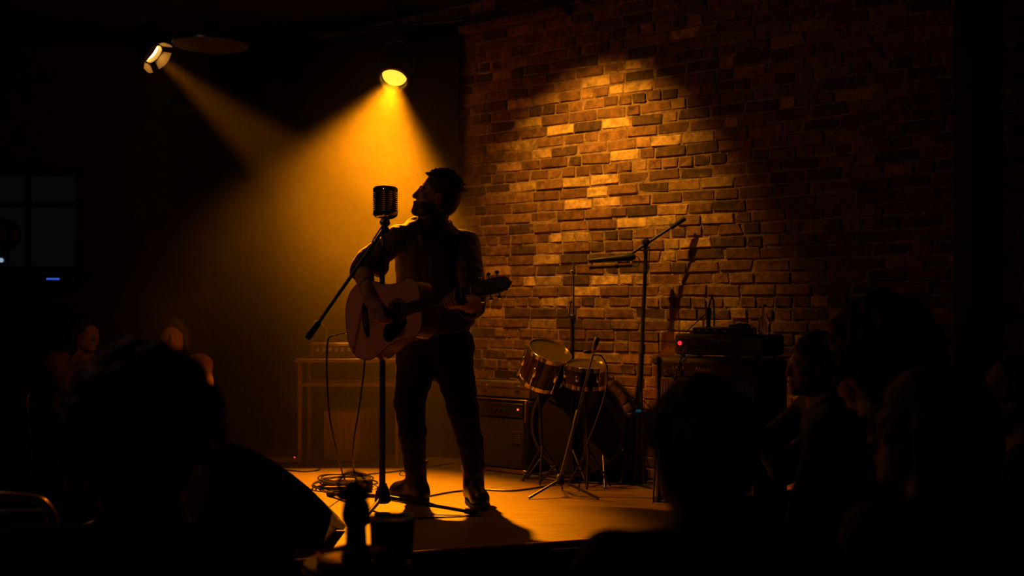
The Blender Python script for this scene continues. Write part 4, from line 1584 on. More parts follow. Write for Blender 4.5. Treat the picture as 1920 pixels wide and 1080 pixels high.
def add_head(fd, c, M, s=1.0, k=.012):
    """head in its own frame: x to its right, y forward, z up"""
    A = [list(r) for r in M]

    def q(x, y, z):
        return c + M @ Vector((x * s, y * s, z * s))

    def e(p, r, k_=k, cut=False):
        fd.ell(q(*p), [v * s for v in r], A, k_, cut)
    e((0, -.014, .034), (.073, .096, .084), .01)
    e((0, .028, -.03), (.060, .062, .078), .03)
    e((0, .045, -.068), (.043, .045, .042), .02)
    e((0, .076, -.096), (.022, .020, .019), .018)
    for sx in (-1, 1):
        e((sx * .046, .030, -.052), (.018, .040, .032), .02)
        e((sx * .043, .064, -.012), (.020, .018, .016), .014)
    e((0, .080, .024), (.050, .015, .012), .012)
    for sx in (-1, 1):
        e((sx * .031, .101, .006), (.019, .016, .011), .010, True)
        e((sx * .031, .078, .005), (.0135, .0125, .0125), .003)
    fd.cone(q(0, .088, .014), q(0, .105, -.025), .0085 * s, .0125 * s, .010)
    for sx in (-1, 1):
        e((sx * .011, .100, -.029), (.009, .010, .008), .006)
    e((0, .092, -.055), (.023, .012, .0065), .005)
    e((0, .089, -.067), (.020, .012, .0075), .005)
    e((0, .104, -.0608), (.020, .008, .0018), .002, True)
    for sx in (-1, 1):
        e((sx * .074, -.010, -.006), (.008, .021, .032), .006)
        e((sx * .084, -.006, .0), (.006, .011, .019), .004, True)
    return q


def hair_short(name, c, M, s, parent, m, seed=1, h=.005, tuft=120, length=.02, volume=1.0):
    A = [list(r) for r in M]
    fd = Field(Vector(c) - Vector((.20, .20, .20)) * s, Vector(c) + Vector((.20, .20, .22)) * s, h)

    def q(x, y, z):
        return c + M @ Vector((x * s, y * s, z * s))
    v = volume
    fd.ell(q(0, -.020, .046), (.083 * s * v, .103 * s * v, .088 * s * v), A, .01)
    fd.ell(q(0, -.055, -.005), (.074 * s * v, .062 * s * v, .075 * s * v), A, .03)
    fd.ell(q(0, .100, -.035), (.12 * s, .080 * s, .095 * s), A, .012, True)
    fd.ell(q(0, .03, -.085), (.12 * s, .085 * s, .062 * s), A, .012, True)
    r = random.Random(seed)
    for i in range(tuft):
        th, ph = r.uniform(0, 2 * math.pi), r.uniform(0, 1.35)
        n = Vector((math.sin(ph) * math.cos(th), math.sin(ph) * math.sin(th), math.cos(ph)))
        if n.y > .55 and n.z < .6:
            continue
        if n.y > .86:
            continue
        p = Vector((0, -.020, .046)) + Vector((n.x * .079 * v, n.y * .099 * v, n.z * .085 * v))
        tg = Vector((r.gauss(0, .35), .75 - .5 * abs(n.x) + r.gauss(0, .3), -.5 * n.y + r.gauss(0, .25)))
        d = (n * (.35 + .5 * max(0, n.z)) + tg).normalized()
        ln = length * r.uniform(.5, 1.3)
        p2 = p + d * ln
        p3 = p2 + (d + Vector((r.gauss(0, .6), r.gauss(.2, .6), r.gauss(-.2, .5)))).normalized() * ln * .7
        fd.cone(q(*p), q(*p2), .0075 * s, .005 * s, .007)
        fd.cone(q(*p2), q(*p3), .005 * s, .0025 * s, .004)
    return fd.build(name, m, parent)


def finger(fd, pts, r0, r1, k=.004):
    n = len(pts) - 1
    for i in range(n):
        fd.cone(pts[i], pts[i + 1], r0 + (r1 - r0) * i / n, r0 + (r1 - r0) * (i + 1) / n, k)


# ---- the singer
PYW = 5.83
singer = thing('person', (P(840, 940, PYW).x, PYW, STAGE), 'singer in a dark rolled-sleeve shirt and boots, head raised, playing an acoustic guitar', 'person')
FWD = Vector((-math.sin(R(25)), -math.cos(R(25)), 0))      # where the chest points
hc, HM = head_frame(P(818, 371, 5.82), (-.93, -.17, .30), R(-4))
HS = 1.05
neck_lo = P(809, 432, 5.85)
sh_l, sh_r = P(748, 447, 5.80), P(874, 457, 5.88)
el_l, el_r = P(680, 503, 5.72), P(893, 572, 5.60)
wr_l = P(692, 562, 5.46)
wr_r = P(866, 569, 5.36)
ank_l, ank_r = P(779, 880, 5.86), P(888, 885, 5.84)
kn_l, kn_r = P(771, 782, 5.81), P(872, 784, 5.80)
hip_l, hip_r = P(783, 668, 5.84), P(849, 668, 5.86)
pel, chest, belly = P(814, 640, 5.86), P(808, 485, 5.86), P(812, 575, 5.86)

fd = Field((-.90, 5.05, .34), (-.12, 6.10, 2.12), .0052)
q = add_head(fd, hc, HM, HS)
fd.cone(q(0, -.035, -.04), neck_lo, .058, .066, .02)
fd.cone(q(0, .01, -.075), neck_lo + FWD * .03, .038, .05, .02)
fd.cone(neck_lo, chest, .07, .12, .04, FWD, .7)
fd.cone(chest, belly, .135, .13, .05, FWD, .68)
fd.cone(belly, pel, .13, .13, .05, FWD, .75)
fd.cone(neck_lo - Vector((0, 0, .03)), sh_l, .05, .05, .03)
fd.cone(neck_lo - Vector((0, 0, .03)), sh_r, .05, .05, .03)
for (a, b, c) in ((sh_l, el_l, wr_l), (sh_r, el_r, wr_r)):
    fd.cone(a, b, .050, .042, .02)
    fd.cone(b, b + (c - b) * .35, .043, .045, .015)
    fd.cone(b + (c - b) * .3, c, .045, .028, .015)
for (a, b, c) in ((hip_l, kn_l, ank_l), (hip_r, kn_r, ank_r)):
    fd.cone(pel, a, .11, .09, .03)
    fd.cone(a, b, .080, .046, .03)
    fd.cone(b, c, .045, .036, .02)
# strumming hand: back of the hand to the camera, fingers down over the strings
kn = [P(700 + i * 5.4, 585 - i * 2.5, 5.385 - i * .005) for i in range(4)]          # little finger ... index knuckle
mid_k = (kn[0] + kn[3]) / 2
fd.cone(wr_l, kn[0] + GN * .006, .025, .014, .01)
fd.cone(wr_l, kn[3] + GN * .006, .025, .015, .01)
fd.cone(wr_l, mid_k + GN * .006, .026, .016, .012)
for i, ln in enumerate((.82, 1.0, 1.05, .95)):
    a = kn[i] + GN * .006
    b = a + (GU * .014 - GV * .040 * ln + GN * .004)
    c = b + (GU * .016 - GV * .022 * ln - GN * .012)
    e_ = c + (GU * .014 - GV * .006 * ln - GN * .014)
    finger(fd, [a, b, c, e_], .0105, .0075)
th0 = wr_l + (mid_k - wr_l) * .35 + GU * .02
finger(fd, [th0, th0 + GU * .030 - GV * .022 - GN * .01, th0 + GU * .048 - GV * .05 - GN * .016, th0 + GU * .05 - GV * .072 - GN * .018], .014, .009)
# fretting hand closed round the neck
fu = NUT - .105
palm = G(fu, -.034, -.030)
fd.cone(wr_r, palm + GU * .01, .027, .026, .012)
fd.cone(palm - GU * .030, palm + GU * .034, .020, .019, .012)
for i in range(4):
    u = fu - .036 + i * .021
    ln = (.9, 1.0, 1.0, .88)[i]
    a = G(u, -.046, -.022)
    b = G(u - .002, -.046, .012 + .004 * ln)
    c = G(u - .004, -.022, .030)
    e_ = G(u - .004, .004 + .006 * (i - 1.5), .020)
    finger(fd, [a, b, c, e_], .0108, .0078)
finger(fd, [palm + GU * .022 - GN * .012, G(fu + .012, -.01, -.043), G(fu + .004, .022, -.034), G(fu - .002, .034, -.016)], .0135, .009)
fd.build('body', skin, singer, smooth_iter=1)

hair_short('hair', hc, HM, HS, singer, hair_dark, 5, .0038, 620, .018, .96)
bd_ = Field(hc - Vector((.17, .17, .19)), hc + Vector((.17, .17, .12)), .004)
add_head(bd_, hc, HM, HS)
bd_.d -= .0024
mv = lambda x, y, z: HM @ Vector((x, y, z))
bd_.cut_plane(q(0, .10, -.046), mv(0, .12, 1))          # below a line from the nose to the ear
bd_.cut_plane(q(0, -.006, 0), mv(0, -1, 0))             # in front of the ear
bd_.cut_plane(q(0, .0, -.098), mv(0, -.35, -1))
HA = [list(r) for r in HM]
bd_.ell(q(0, .108, -.061), [.022 * HS, .030 * HS, .0095 * HS], HA, .004, True)
bd_.ripple(.0012, 420, 4)
bd_.build('beard', hair_dark, singer)
for sx in (-1, 1):
    MB().tube([q(sx * .014, .0905, .022), q(sx * .030, .0905, .029), q(sx * .050, .076, .024)], [.0042 * HS, .0025 * HS], 6, smooth=4).build('eyebrow', hair_dark, singer)
# short beard shadow is left to the dark; shirt
fd = Field((-.92, 5.40, .98), (-.12, 6.12, 1.86), .0065)
fd.cone(P(801, 465, 5.86), P(804, 560, 5.86), .182, .180, .04, FWD, .70)
fd.cone(P(811, 555, 5.86), P(815, 612, 5.86), .178, .186, .04, FWD, .74)
fd.cone(neck_lo - Vector((0, 0, .02)), sh_l + Vector((0, 0, -.002)), .066, .062, .035)
fd.cone(neck_lo - Vector((0, 0, .02)), sh_r + Vector((0, 0, -.002)), .066, .062, .035)
fd.cone(sh_l, P(692, 488, 5.73), .070, .068, .03)
fd.cone(P(692, 490, 5.73), P(679, 503, 5.72), .062, .056, .015)
fd.cone(P(702, 494, 5.74), P(712, 503, 5.75), .050, .048, .02)
fd.cone(P(680, 500, 5.71), P(677, 507, 5.70), .059, .058, .006)
fd.cone(sh_r, P(888, 545, 5.67), .070, .067, .03)
fd.cone(P(888, 545, 5.67), P(887, 576, 5.58), .067, .060, .02)
fd.cone(P(884, 574, 5.56), P(880, 578, 5.53), .058, .056, .006)
fd.cone(P(868, 600, 5.82), P(866, 606, 5.82), .062, .05, .02)
fd.ripple(.0042, 48, 3)
# collar and open neck
fd.cone(P(787, 421, 5.83), P(793, 452, 5.715), .024, .016, .008)
fd.cone(P(840, 420, 5.86), P(820, 456, 5.735), .026, .016, .008)
fd.cone(P(790, 420, 5.86), P(838, 418, 5.92), .022, .024, .008)
fd.cone(q(0, -.03, -.03), P(809, 424, 5.84), .058, .060, .006, cut=True)
fd.cone(P(808, 414, 5.79), P(804, 462, 5.67), .056, .010, .006, cut=True)
fd.cone(P(676, 509, 5.69), P(682, 530, 5.62), .044, .043, .004, cut=True)
fd.cone(P(878, 577, 5.52), P(868, 572, 5.38), .044, .036, .004, cut=True)
fd.cut_plane(P(812, 628, 5.86), (.12, 0, -1))
sh = fd.build('shirt', black_cloth, singer)
for k in range(5):
    p = P(806 + k * 1.5, 468 + k * 26, 5.86) + FWD * (.128 + .002 * k)
    MB().lathe(p, FWD, [(0, .006), (.003, .006), (.004, .004)], 10).build('button', mat('dark_button', (.05, .04, .03), .3), sh)

fd = Field((-.68, 5.58, .36), (-.10, 6.10, 1.22), .007)
fd.cone(P(786, 645, 5.86), P(846, 645, 5.87), .120, .120, .04, FWD, .95)
fd.cone(P(812, 610, 5.86), P(814, 650, 5.86), .155, .16, .04, FWD, .74)
fd.cone(P(784, 668, 5.84), P(768, 755, 5.81), .113, .079, .035)
fd.cone(P(768, 755, 5.81), P(773, 812, 5.81), .078, .070, .02)
fd.cone(P(773, 812, 5.81), P(778, 874, 5.86), .069, .058, .02)
fd.cone(P(846, 668, 5.86), P(869, 770, 5.80), .112, .078, .035)
fd.cone(P(869, 770, 5.80), P(882, 832, 5.81), .076, .064, .02)
fd.cone(P(882, 832, 5.81), P(888, 874, 5.84), .063, .058, .02)
fd.ripple(.0040, 60, 8)
fd.cut_plane(P(812, 612, 5.86), (0, 0, 1))
fd.build('trousers', denim, singer)


def boot(ank, toe, heel_r=.045, name='boot'):
    """ankle point and toe point on the floor plan"""
    a = Vector(ank)
    d = Vector((toe[0] - a.x, toe[1] - a.y, 0))
    L = d.length
    d.normalize()
    sd = Vector((-d.y, d.x, 0))
    z0 = STAGE
    g = Field((min(a.x, toe[0]) - .14, min(a.y, toe[1]) - .14, z0 - .02), (max(a.x, toe[0]) + .14, max(a.y, toe[1]) + .14, a.z + .10), .0042)
    heel = Vector((a.x, a.y, 0)) - d * .045
    tp = Vector((toe[0], toe[1], 0))
    at_ = lambda p, z: Vector((p.x, p.y, z0 + z))
    g.cone(a + Vector((0, 0, .03)), at_(Vector((a.x, a.y, 0)) - d * .01, .09), .060, .052, .02)
    g.cone(at_(heel, .075), at_(heel, .045), .040, .042, .02)
    g.cone(at_(Vector((a.x, a.y, 0)) + d * .01, .085), at_(tp - d * .06, .052), .048, .040, .03)
    g.cone(at_(heel, .05), at_(tp - d * .05, .045), .040, .044, .02, sd, 1.05)
    g.cone(at_(tp - d * .07, .045), at_(tp - d * .035, .040), .043, .038, .02)
    g.cone(a + Vector((0, 0, .055)), a + Vector((0, 0, .060)), .066, .066, .008)
    g.cut_plane((0, 0, z0 + .020), (0, 0, -1))
    g.cut_plane((0, 0, a.z + .062), (0, 0, 1))
    bt_ = g.build(name, leather, singer)
    # sole
    pts = []
    for i in range(28):
        t = 2 * math.pi * i / 28
        c, s = math.cos(t), math.sin(t)
        mid = heel * .5 + (tp - d * .012) * .5
        hl = ((tp - d * .0) - heel).length / 2 + .040
        wd = .050 + .006 * c
        pts.append(mid + d * (hl * math.copysign(abs(c) ** .8, c)) + sd * (wd * math.copysign(abs(s) ** .7, s)))
    MB().prism([Vector((p.x, p.y, z0 + .001)) for p in pts], (0, 0, .024)).build('sole', rubber, bt_)
    lm_ = mat('waxed_lace', (.05, .035, .025), .5)
    for k in range(4):
        p = Vector((a.x, a.y, 0)) + d * (.040 + .022 * k)
        z = .128 - .018 * k
        MB().tube([at_(p - sd * .035, z - .012), at_(p, z + .012), at_(p + sd * .035, z - .012)], .003, 6, smooth=4).build('lace', lm_, bt_)
    c0 = at_(Vector((a.x, a.y, 0)) + d * .055, .135)
    mb = MB()
    for s in (-1, 1):
        mb.tube([c0, c0 + sd * s * .02 + d * .02 + Vector((0, 0, .02)), c0 + sd * s * .035 + d * .03 + Vector((0, 0, .004)), c0 + sd * s * .018 + d * .02 - Vector((0, 0, .004)), c0], .0024, 6, smooth=5)
    mb.build('lace_bow', lm_, bt_)
    return bt_


bl, brt = on_stage(736, 932), on_stage(904, 958)
boot(P(779, 885, 5.90), (bl.x, bl.y - .02))
boot(P(888, 888, 5.86), (brt.x, brt.y + .03))

# ------------------------------------------------------------------ the audience
chair_tube = mat('brushed_bronze_tube', (.36, .20, .10), .28, 1.0)
seat_pad = mat('dark_vinyl_pad', (.025, .018, .015), .5)


def chair(loc, yaw, label, back=1.0):
    """bent-tube chair; local y is where the sitter looks, origin on the floor under the seat centre"""
    t = thing('tube_chair', loc, label, 'chair', 'tube chairs of the audience')
    M = Matrix.Translation(loc) @ Matrix.Rotation(yaw, 4, 'Z')

    def mk():
        b = MB()
        b.M = M
        return b
    b = mk()
    b.box((0, 0, .445), (.42, .42, .045), None, .018)
    b.build('seat', seat_pad, t)
    b = mk()
    hoop = [(-.205, -.20, .44), (-.208, -.225, .62), (-.205, -.245, .72), (-.185, -.252, .775), (-.14, -.256, .80), (0, -.262, .812), (.14, -.256, .80), (.185, -.252, .775), (.205, -.245, .72), (.208, -.225, .62), (.205, -.20, .44)]
    hoop = [(x, y, .44 + (z - .44) * back) for x, y, z in hoop]
    b.tube(hoop, .012, 10, smooth=6)
    b.build('back_hoop', chair_tube, t)
    b = mk()
    b.box((0, -.235, .44 + .24 * back), (.37, .03, .17 * back), Euler((R(-8), 0, 0)), .012)
    b.build('back_pad', seat_pad, t)
    for sx in (-1, 1):
        for (y0, y1) in ((.18, .21), (-.20, -.24)):
            b = mk()
            b.cyl((sx * .195, y0, .425), (sx * .205, y1, .0), .011, .010, 10)
            b.build('leg', chair_tube, t)
    return t


def seated(pos, yaw, label, top, lean=0.0, s=1.0, head_dir=(0, 1, 0), hair='short', hair_mat=hair_dark, vol=1.0, hands='lap', h=.009, seed=1, glasses=False, legs=None, skin_mat=skin, pants=denim, seat=True):
    """a person on a chair; pos = floor point under the hips, yaw = where the body faces (0 = away from the camera)"""
    t = thing('person', Vector(pos), label, 'person')
    X = Matrix.Translation(pos) @ Matrix.Rotation(yaw, 4, 'Z') @ Matrix.Scale(s, 4)
    V = Vector
    ch, nk = V((0, .02 + lean * .6, .84)), V((0, .03 + lean, 1.015))
    hc_, M = head_frame(V((0, .065 + lean * 1.25, 1.145)), head_dir)
    sh = [V((sx * .178, .02 + lean * .9, .965)) for sx in (-1, 1)]
    if hands == 'lap':
        el = [V((sx * .235, .10, .70)) for sx in (-1, 1)]
        wr = [V((sx * .10, .33, .645)) for sx in (-1, 1)]
    elif hands == 'clasp':
        el = [V((sx * .20, .26 + lean, .76)) for sx in (-1, 1)]
        wr = [V((sx * .045, .36 + lean, .95)) for sx in (-1, 1)]
    else:                                        # chin resting on one hand, other arm across
        el = [V((-.20, .26 + lean, .72)), V((.22, .18, .72))]
        wr = [V((-.06, .17 + lean, .97)), V((-.02, .34, .74))]
    fd = Field((-.36, -.25, .02), (.36, .72, 1.32), h)
    q = add_head(fd, hc_, M, 1.0)
    fd.cone(q(0, -.03, -.045), nk, .054, .06, .02)
    fd.cone(nk, ch, .07, .12, .04, (0, 1, 0), .7)
    fd.cone(ch, V((0, 0, .56)), .125, .14, .05, (0, 1, 0), .75)
    for i in range(2):
        sx = (-1, 1)[i]
        fd.cone(nk - V((0, 0, .03)), sh[i], .05, .05, .03)
        fd.cone(sh[i], el[i], .048, .04, .02)
        fd.cone(el[i], wr[i], .041, .027, .015)
        fwd = (wr[i] - el[i]).normalized()
        side = fwd.cross(V((0, 0, 1))).normalized()
        upv = side.cross(fwd)
        pc = wr[i] + fwd * .05
        fd.cone(wr[i], pc + side * .018, .024, .020, .012)
        fd.cone(wr[i], pc - side * .018, .024, .020, .012)
        curl = .028 if hands == 'lap' else .040
        for k in range(4):
            a = wr[i] + fwd * (.085 - .004 * abs(k - 1.4)) + side * (k - 1.5) * .0195
            b = a + fwd * .034 - upv * curl * .35
            c = b + fwd * .018 - upv * curl * .7
            finger(fd, [pc + side * (k - 1.5) * .015, a, b, c], .0105, .0085, .004)
        a = wr[i] + fwd * .03 - side * sx * .026
        finger(fd, [a, a + fwd * .03 - side * sx * .02, a + fwd * .055 - side * sx * .018 - upv * .01], .0125, .009, .006)
        hip, kn, an = V((sx * .09, .02, .54)), V((sx * .115, .43, .52)), V((sx * .11, .40, .10))
        fd.cone(V((0, 0, .56)), hip, .11, .09, .03)
        fd.cone(hip, kn, .085, .055, .03)
        fd.cone(kn, an, .052, .036, .02)
        fd.cone(an, V((sx * .115, .52, .05)), .036, .03, .02)
    fd.build('body', skin_mat, t, X)
    # clothes
    g = Field((-.38, -.27, .40), (.38, .62, 1.10), .0125)
    g.cone(ch + V((0, -.005, .02)), V((0, 0, .58)), .150, .165, .05, (0, 1, 0), .78)
    g.cone(V((0, 0, .62)), V((0, .01, .50)), .165, .17, .05, (0, 1, 0), .85)
    for i in range(2):
        g.cone(nk - V((0, 0, .035)), sh[i], .062, .062, .03)
        g.cone(sh[i], el[i], .064, .056, .03)
        g.cone(el[i], el[i] + (wr[i] - el[i]) * .8, .055, .042, .02)
    g.ripple(.004, 40, seed)
    g.cone(nk, nk + V((0, .03, .12)), .064, .07, .008, cut=True)
    g.build('top', top, t, X)
    g = Field((-.26, -.22, .06), (.26, .60, .70), .0125)
    for sx in (-1, 1):
        hip, kn, an = V((sx * .09, .02, .545)), V((sx * .115, .43, .52)), V((sx * .11, .40, .11))
        g.cone(V((0, -.02, .55)), hip, .135, .12, .03)
        g.cone(hip, kn, .108, .074, .03)
        g.cone(kn, an, .072, .056, .02)
    g.ripple(.003, 50, seed + 3)
    g.build('trousers', pants, t, X)
    for sx in (-1, 1):
        g = Field((sx * .115 - .08, .28, -.01), (sx * .115 + .08, .68, .16), .009)
        g.cone(V((sx * .11, .40, .11)), V((sx * .112, .39, .06)), .05, .045, .02)
        g.cone(V((sx * .112, .37, .045)), V((sx * .118, .57, .035)), .042, .036, .02)
        g.cut_plane((0, 0, .004), (0, 0, -1))
        g.build('shoe', leather, t, X)
    # hair
    A = [list(r) for r in M]
    if hair == 'short' or hair == 'curly':
        f2 = Field(hc_ - V((.24, .24, .22)), hc_ + V((.24, .24, .26)), .0062)
        qq = lambda x, y, z: hc_ + M @ V((x, y, z))
        f2.ell(qq(0, -.020, .046), (.083 * vol, .103 * vol, .088 * vol), A, .01)
        f2.ell(qq(0, -.055, -.005), (.074 * vol, .062 * vol, .075 * vol), A, .03)
        r = random.Random(seed)
        n_, ln, rad = (260, .012, .0075) if hair == 'short' else (420, .026, .0125)
        for i in range(n_):
            th, ph = r.uniform(0, 6.283), r.uniform(0, 1.6 if hair == 'short' else 2.1)
            n = V((math.sin(ph) * math.cos(th), math.sin(ph) * math.sin(th), math.cos(ph)))
            if n.y > .5 and n.z < .65:
                continue
            p = V((0, -.025, .04)) + V((n.x * .080, n.y * .10, n.z * .086)) * vol
            p2 = p + (n + V((r.gauss(0, .5), r.gauss(0, .5), r.gauss(0, .5)))).normalized() * ln
            f2.cone(qq(*p), qq(*p2), rad, rad * .7, .012)
        f2.ell(qq(0, .105, -.035), (.12, .082, .10), A, .012, True)
        f2.ell(qq(0, .035, -.09), (.12, .09, .065), A, .012, True)
        f2.build('hair', hair_mat, t, X)
    elif hair == 'long':
        f2 = Field(hc_ - V((.24, .26, .40)), hc_ + V((.24, .24, .24)), .009)
        qq = lambda x, y, z: hc_ + M @ V((x, y, z))
        f2.ell(qq(0, -.020, .044), (.086 * vol, .106 * vol, .090 * vol), A, .01)
        for sx in (-1, 0, 1):
            f2.cone(qq(sx * .06, -.045 - (.02 if sx == 0 else 0), .01), qq(sx * .085, -.05 - (.03 if sx == 0 else 0), -.22), .05 * vol, .035, .03)
        r = random.Random(seed)
        for i in range(40):
            a = r.uniform(-2.4, 2.4)
            x, y = math.sin(a) * .085 * vol, -math.cos(a) * .09 - .02
            if y > .01:
                continue
            f2.cone(qq(x, y, r.uniform(-.02, .05)), qq(x * 1.25, y - .01, r.uniform(-.28, -.18)), .016, .008, .012)
        f2.ell(qq(0, .105, -.035), (.075, .085, .10), A, .012, True)
        f2.ripple(.003, 90, seed)
        f2.build('hair', hair_mat, t, X)
    if glasses:
        gl = MB()
        gl.M = X
        qq = lambda x, y, z: hc_ + M @ V((x, y, z))
        for sx in (-1, 1):
            gl.tube([qq(sx * .031 + .022 * math.cos(a), .104 - .004 * abs(math.cos(a)), .006 + .017 * math.sin(a)) for a in [k * .3142 for k in range(20)]], .0022, 6, closed=True)
            gl.tube([qq(sx * .053, .100, .010), qq(sx * .072, .06, .012), qq(sx * .078, -.005, .008), qq(sx * .077, -.02, -.008)], .002, 6)
        gl.tube([qq(-.010, .106, .010), qq(0, .109, .012), qq(.010, .106, .010)], .002, 6)
        gl.build('glasses', mat('black_glasses', (.012, .012, .012), .25), t)
    return t


def yaw_to(x, y, tx, ty):
    return math.atan2(ty - y, tx - x) - math.pi / 2


def place(px, y, top_py, yaw, lean, s_base=1.0):
    """floor point so that the crown of the head shows at (px, top_py)"""
    ztop = P(px, top_py, y).z
    s = ztop / 1.275
    hx = P(px, top_py, y)
    off = Matrix.Rotation(yaw, 3, 'Z') @ Vector((0, .05 + lean * 1.25, 0)) * s
    return Vector((hx.x - off.x, hx.y - off.y, 0)), s


dark_knit = mat('charcoal_knit', (.016, .015, .017), .9, bump=.4, bscale=300)
dark_jacket = mat('dark_jacket', (.02, .016, .014), .7, bump=.2, bscale=120)
rose_top = mat('dusty_rose_top', (.34, .13, .11), .8, bump=.2, bscale=200)
plaid_top = mat('dull_red_shirt', (.20, .08, .06), .8, var=.6, scale=30)
olive_top = mat('brown_jacket', (.10, .055, .035), .75, bump=.2, bscale=150)
black_hair = mat('black_hair', (.010, .008, .007), .55, var=.4, scale=90, bump=.5, bscale=160)
brown_hair = mat('brown_hair', (.035, .018, .011), .5, var=.4, scale=90, bump=.5, bscale=160)

who = [
    # px, depth, crown y, body target, label, kwargs
    (275, 1.75, 690, (-.5, 6), 'viewer with bushy dark hair seen from behind, large at the lower left', dict(top=dark_knit, hair='curly', hair_mat=black_hair, vol=1.20, seed=21)),
    (1316, 1.90, 731, (-.2, 6), 'viewer with rounded dark hair seen from behind, in front of the speaker cabinet', dict(top=dark_jacket, hair='short', hair_mat=black_hair, vol=1.16, seed=22)),
    (1650, 2.85, 592, (-.4, 6), 'tall viewer with a large mass of dark curly hair at the right', dict(top=dark_knit, hair='curly', hair_mat=black_hair, vol=1.34, seed=23)),
    (1752, 2.08, 686, (-.55, 5.0), 'viewer in glasses seen from the side at the far right front', dict(top=olive_top, hair='long', hair_mat=brown_hair, vol=1.02, seed=24, glasses=True, h=.008, head_dir=(-.55, .83, .02))),
    (1530, 4.35, 629, (-1.5, 4.1), 'viewer in profile with hands clasped below the chin, beside the speaker cabinet', dict(top=dark_jacket, hair='short', hair_mat=black_hair, vol=1.05, hands='clasp', seed=25, h=.008)),
    (1912, 3.2, 676, (-1.0, 4.6), 'viewer cut off by the right edge of the frame, face towards the stage', dict(top=dark_knit, hair='short', hair_mat=brown_hair, vol=1.04, seed=26)),
    (322, 6.9, 592, (-1.25, 4.2), 'viewer in a rose top leaning on one hand at the left of the stage', dict(top=rose_top, hair='long', hair_mat=brown_hair, vol=.98, hands='chin', seed=27, h=.008)),
    (158, 7.35, 590, (-.2, 5.4), 'viewer with long dark hair in a dull red shirt at the far left', dict(top=plaid_top, hair='long', hair_mat=black_hair, vol=1.02, hands='clasp', seed=28, h=.008)),
]
seat_names = ['tall-backed tube chair of the bushy-haired viewer, curved back catching light', 'tube chair under the viewer in front of the speaker cabinet', 'tube chair under the tall curly-haired viewer', 'tube chair under the viewer in glasses',
              'tube chair under the viewer with clasped hands', 'tube chair under the viewer cut off at the right edge', 'tube chair under the viewer in the rose top', 'tube chair under the viewer in the dull red shirt']
for (px, y, top_py, tgt, lab, kw), cl in zip(who, seat_names):
    X0 = (px - 960) / F * y
    yw_ = yaw_to(X0, y, *tgt)
    pos, s = place(px, y, top_py, yw_, .03)
    seated(pos, yw_, lab, lean=.03, s=s, **kw)
    cpos = pos + Matrix.Rotation(yw_, 3, 'Z') @ Vector((0, -.0, 0))
    c = chair(Vector((cpos.x, cpos.y, 0)), yw_, cl, 1.6 if px == 275 else 1.0)
    c.scale = (s, s, s * .97)

# an empty chair in the front row
chair(Vector((-1.492, 3.36, 0)), R(3), 'empty tube chair at the far lower left edge, curved back catching light')

# small round table with a lantern
TX = P(668, 1042, 2.6)
tt = thing('side_stand', (TX.x, TX.y, 0), 'small round dark pedestal table at the bottom of the frame', 'table')
zt = TX.z - .012
tabm = mat('dark_varnished_wood', (.03, .016, .009), .25)
MB().lathe((TX.x, TX.y, zt - .022), (0, 0, 1), [(0, .118), (.006, .126), (.016, .126), (.022, .120)], 40).build('tabletop', tabm, tt)
MB().cyl((TX.x, TX.y, .02), (TX.x, TX.y, zt - .02), .022, n=18).build('column', black_metal, tt)
MB().lathe((TX.x, TX.y, .001), (0, 0, 1), [(0, .20), (.012, .19), (.02, .05), (.03, .024)], 36).build('base', black_metal, tt)
ln = thing('table_lantern', (TX.x, TX.y, zt), 'dark metal lantern on a round brassy dish, out of focus in the foreground', 'lantern')
brass = mat('aged_brass', (.45, .27, .10), .22, 1.0, .2)
lx = Vector((P(663, 1042, 2.6).x, TX.y, zt))
MB().lathe((TX.x, TX.y, zt + .001), (0, 0, 1), [(0, .075), (.003, .090), (.012, .0945), (.014, .0945), (.010, .088), (.008, .05)], 40).build('dish', brass, ln)
MB().lathe(lx + Vector((.006, 0, .009)), (0, 0, 1), [(0, .036), (.012, .034), (.02, .026), (.07, .024), (.085, .032), (.10, .034), (.125, .030), (.135, .02)], 24).build('body', black_metal, ln)
MB().lathe(lx + Vector((.0, 0, .143)), (0, 0, 1), [(0, .034), (.008, .040), (.02, .034), (.036, .018), (.042, .008)], 24).build('cap', mat('dark_brass', (.10, .06, .03), .25, .9), ln)
MB().tube([lx + Vector((-.03, 0, .16)), lx + Vector((-.034, 0, .185)), lx + Vector((-.012, 0, .205)), lx + Vector((.012, 0, .203)), lx + Vector((.03, 0, .18)), lx + Vector((.03, 0, .16))], .005, 8, smooth=5).build('handle', black_metal, ln)
bw_ = P(735, 985, 2.75)
bowl = thing('ash_stand', (bw_.x, bw_.y, 0), 'squat black drum-shaped ash stand just behind the lantern', 'ash stand')
MB().lathe((bw_.x, bw_.y, bw_.z - .075), (0, 0, 1), [(0, .048), (.004, .052), (.085, .056), (.092, .058), (.096, .056), (.09, .05), (.085, .01)], 32).build('drum', black_metal, bowl)
MB().cyl((bw_.x, bw_.y, .012), (bw_.x, bw_.y, bw_.z - .074), .012, n=14).build('stem', black_metal, bowl)
MB().lathe((bw_.x, bw_.y, .001), (0, 0, 1), [(0, .09), (.008, .085), (.014, .02)], 28).build('foot', black_metal, bowl)

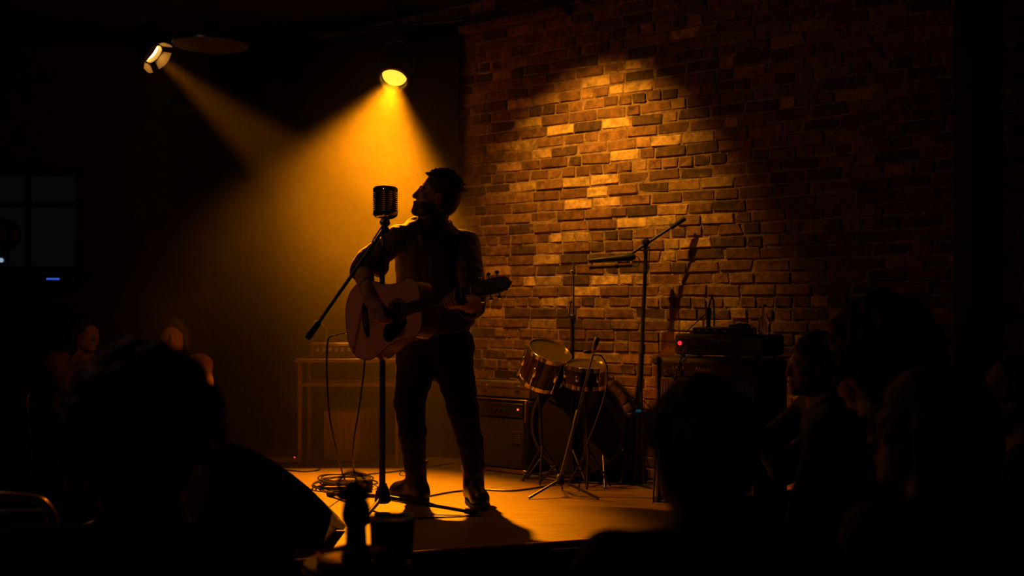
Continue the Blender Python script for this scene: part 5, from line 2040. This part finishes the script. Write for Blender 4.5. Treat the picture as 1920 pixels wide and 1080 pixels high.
# ------------------------------------------------------------------ far left: window and shelf behind the audience
wy = 8.79
def wx(px):
    return (px - 960) / F * wy
def wz(py):
    return CAMZ - (py - HORIZON) / F * wy
win = structure(MB().box(((wx(-60) + wx(150)) / 2, wy + .005, (wz(330) + wz(500)) / 2), (wx(150) - wx(-60), .01, wz(330) - wz(500))).build('window_1', glow('night_street_glass', (.35, .42, .46), .0045), smooth=False))
fm = mat('dark_window_frame', (.012, .012, .012), .6)
for px in (55, 150, -60):
    MB().box((wx(px), wy - .02, (wz(320) + wz(508)) / 2), (.045, .04, wz(320) - wz(508)), None, .005).build('window_frame', fm, win)
for py in (322, 384, 505):
    MB().box(((wx(-60) + wx(150)) / 2, wy - .022, wz(py)), (wx(150) - wx(-60), .044, .045), None, .005).build('window_bar', fm, win)
sp = P(8, 440, 8.6)
spk = thing('bar_speaker', (sp.x, 8.6, sp.z - .22), 'dark oval loudspeaker in front of the dim window at far left', 'speaker')
MB().lathe((sp.x, 8.66, sp.z), (0, -1, 0), [(0, .10), (.02, .12), (.12, .12), (.14, .10)], 28).build('cabinet', black_metal, spk)
MB().lathe((sp.x, 8.515, sp.z), (0, -1, 0), [(0, .06), (.006, .055), (.008, .01)], 24).build('cone', mat('grey_cone', (.09, .09, .09), .7), spk)
MB().box((sp.x, 8.63, sp.z - .17), (.04, .04, .12)).build('bracket', black_metal, spk)
sf = thing('wall_shelf', (wx(60), 8.72, wz(512)), 'narrow dark shelf under the dim window at far left', 'shelf')
MB().box(((wx(-70) + wx(170)) / 2, 8.66, wz(512)), (wx(170) - wx(-70), .22, .03), None, .004).build('board', fm, sf)
for px in (-40, 150):
    MB().box((wx(px), 8.70, wz(512) - .06), (.03, .16, .09), None, .004).build('bracket', fm, sf)
bb = thing('display_unit', (P(96, 519, 8.54).x, 8.54, wz(520) - .06), 'small box with a blue strip of light hanging under the shelf', 'display')
MB().box((P(96, 519, 8.54).x, 8.60, wz(520) - .03), (.16, .10, .06), None, .006).build('case', black_metal, bb)
MB().box((P(96, 519, 8.54).x + .01, 8.548, wz(520) - .018), (.10, .006, .014), None, .002).build('light_strip', glow('blue_strip', (.05, .16, 1.0), .55), bb)
lp = thing('shelf_lamp', P(2, 488, 8.6), 'small white point of light on the shelf at the left edge', 'lamp')
q_ = P(2, 488, 8.6)
MB().ball(q_, .018).build('bulb', glow('cold_bulb', (.5, .7, 1.0), .5), lp)
MB().cyl((q_.x, q_.y, wz(512) + .015), q_, .008, n=10).build('stem', black_metal, lp)
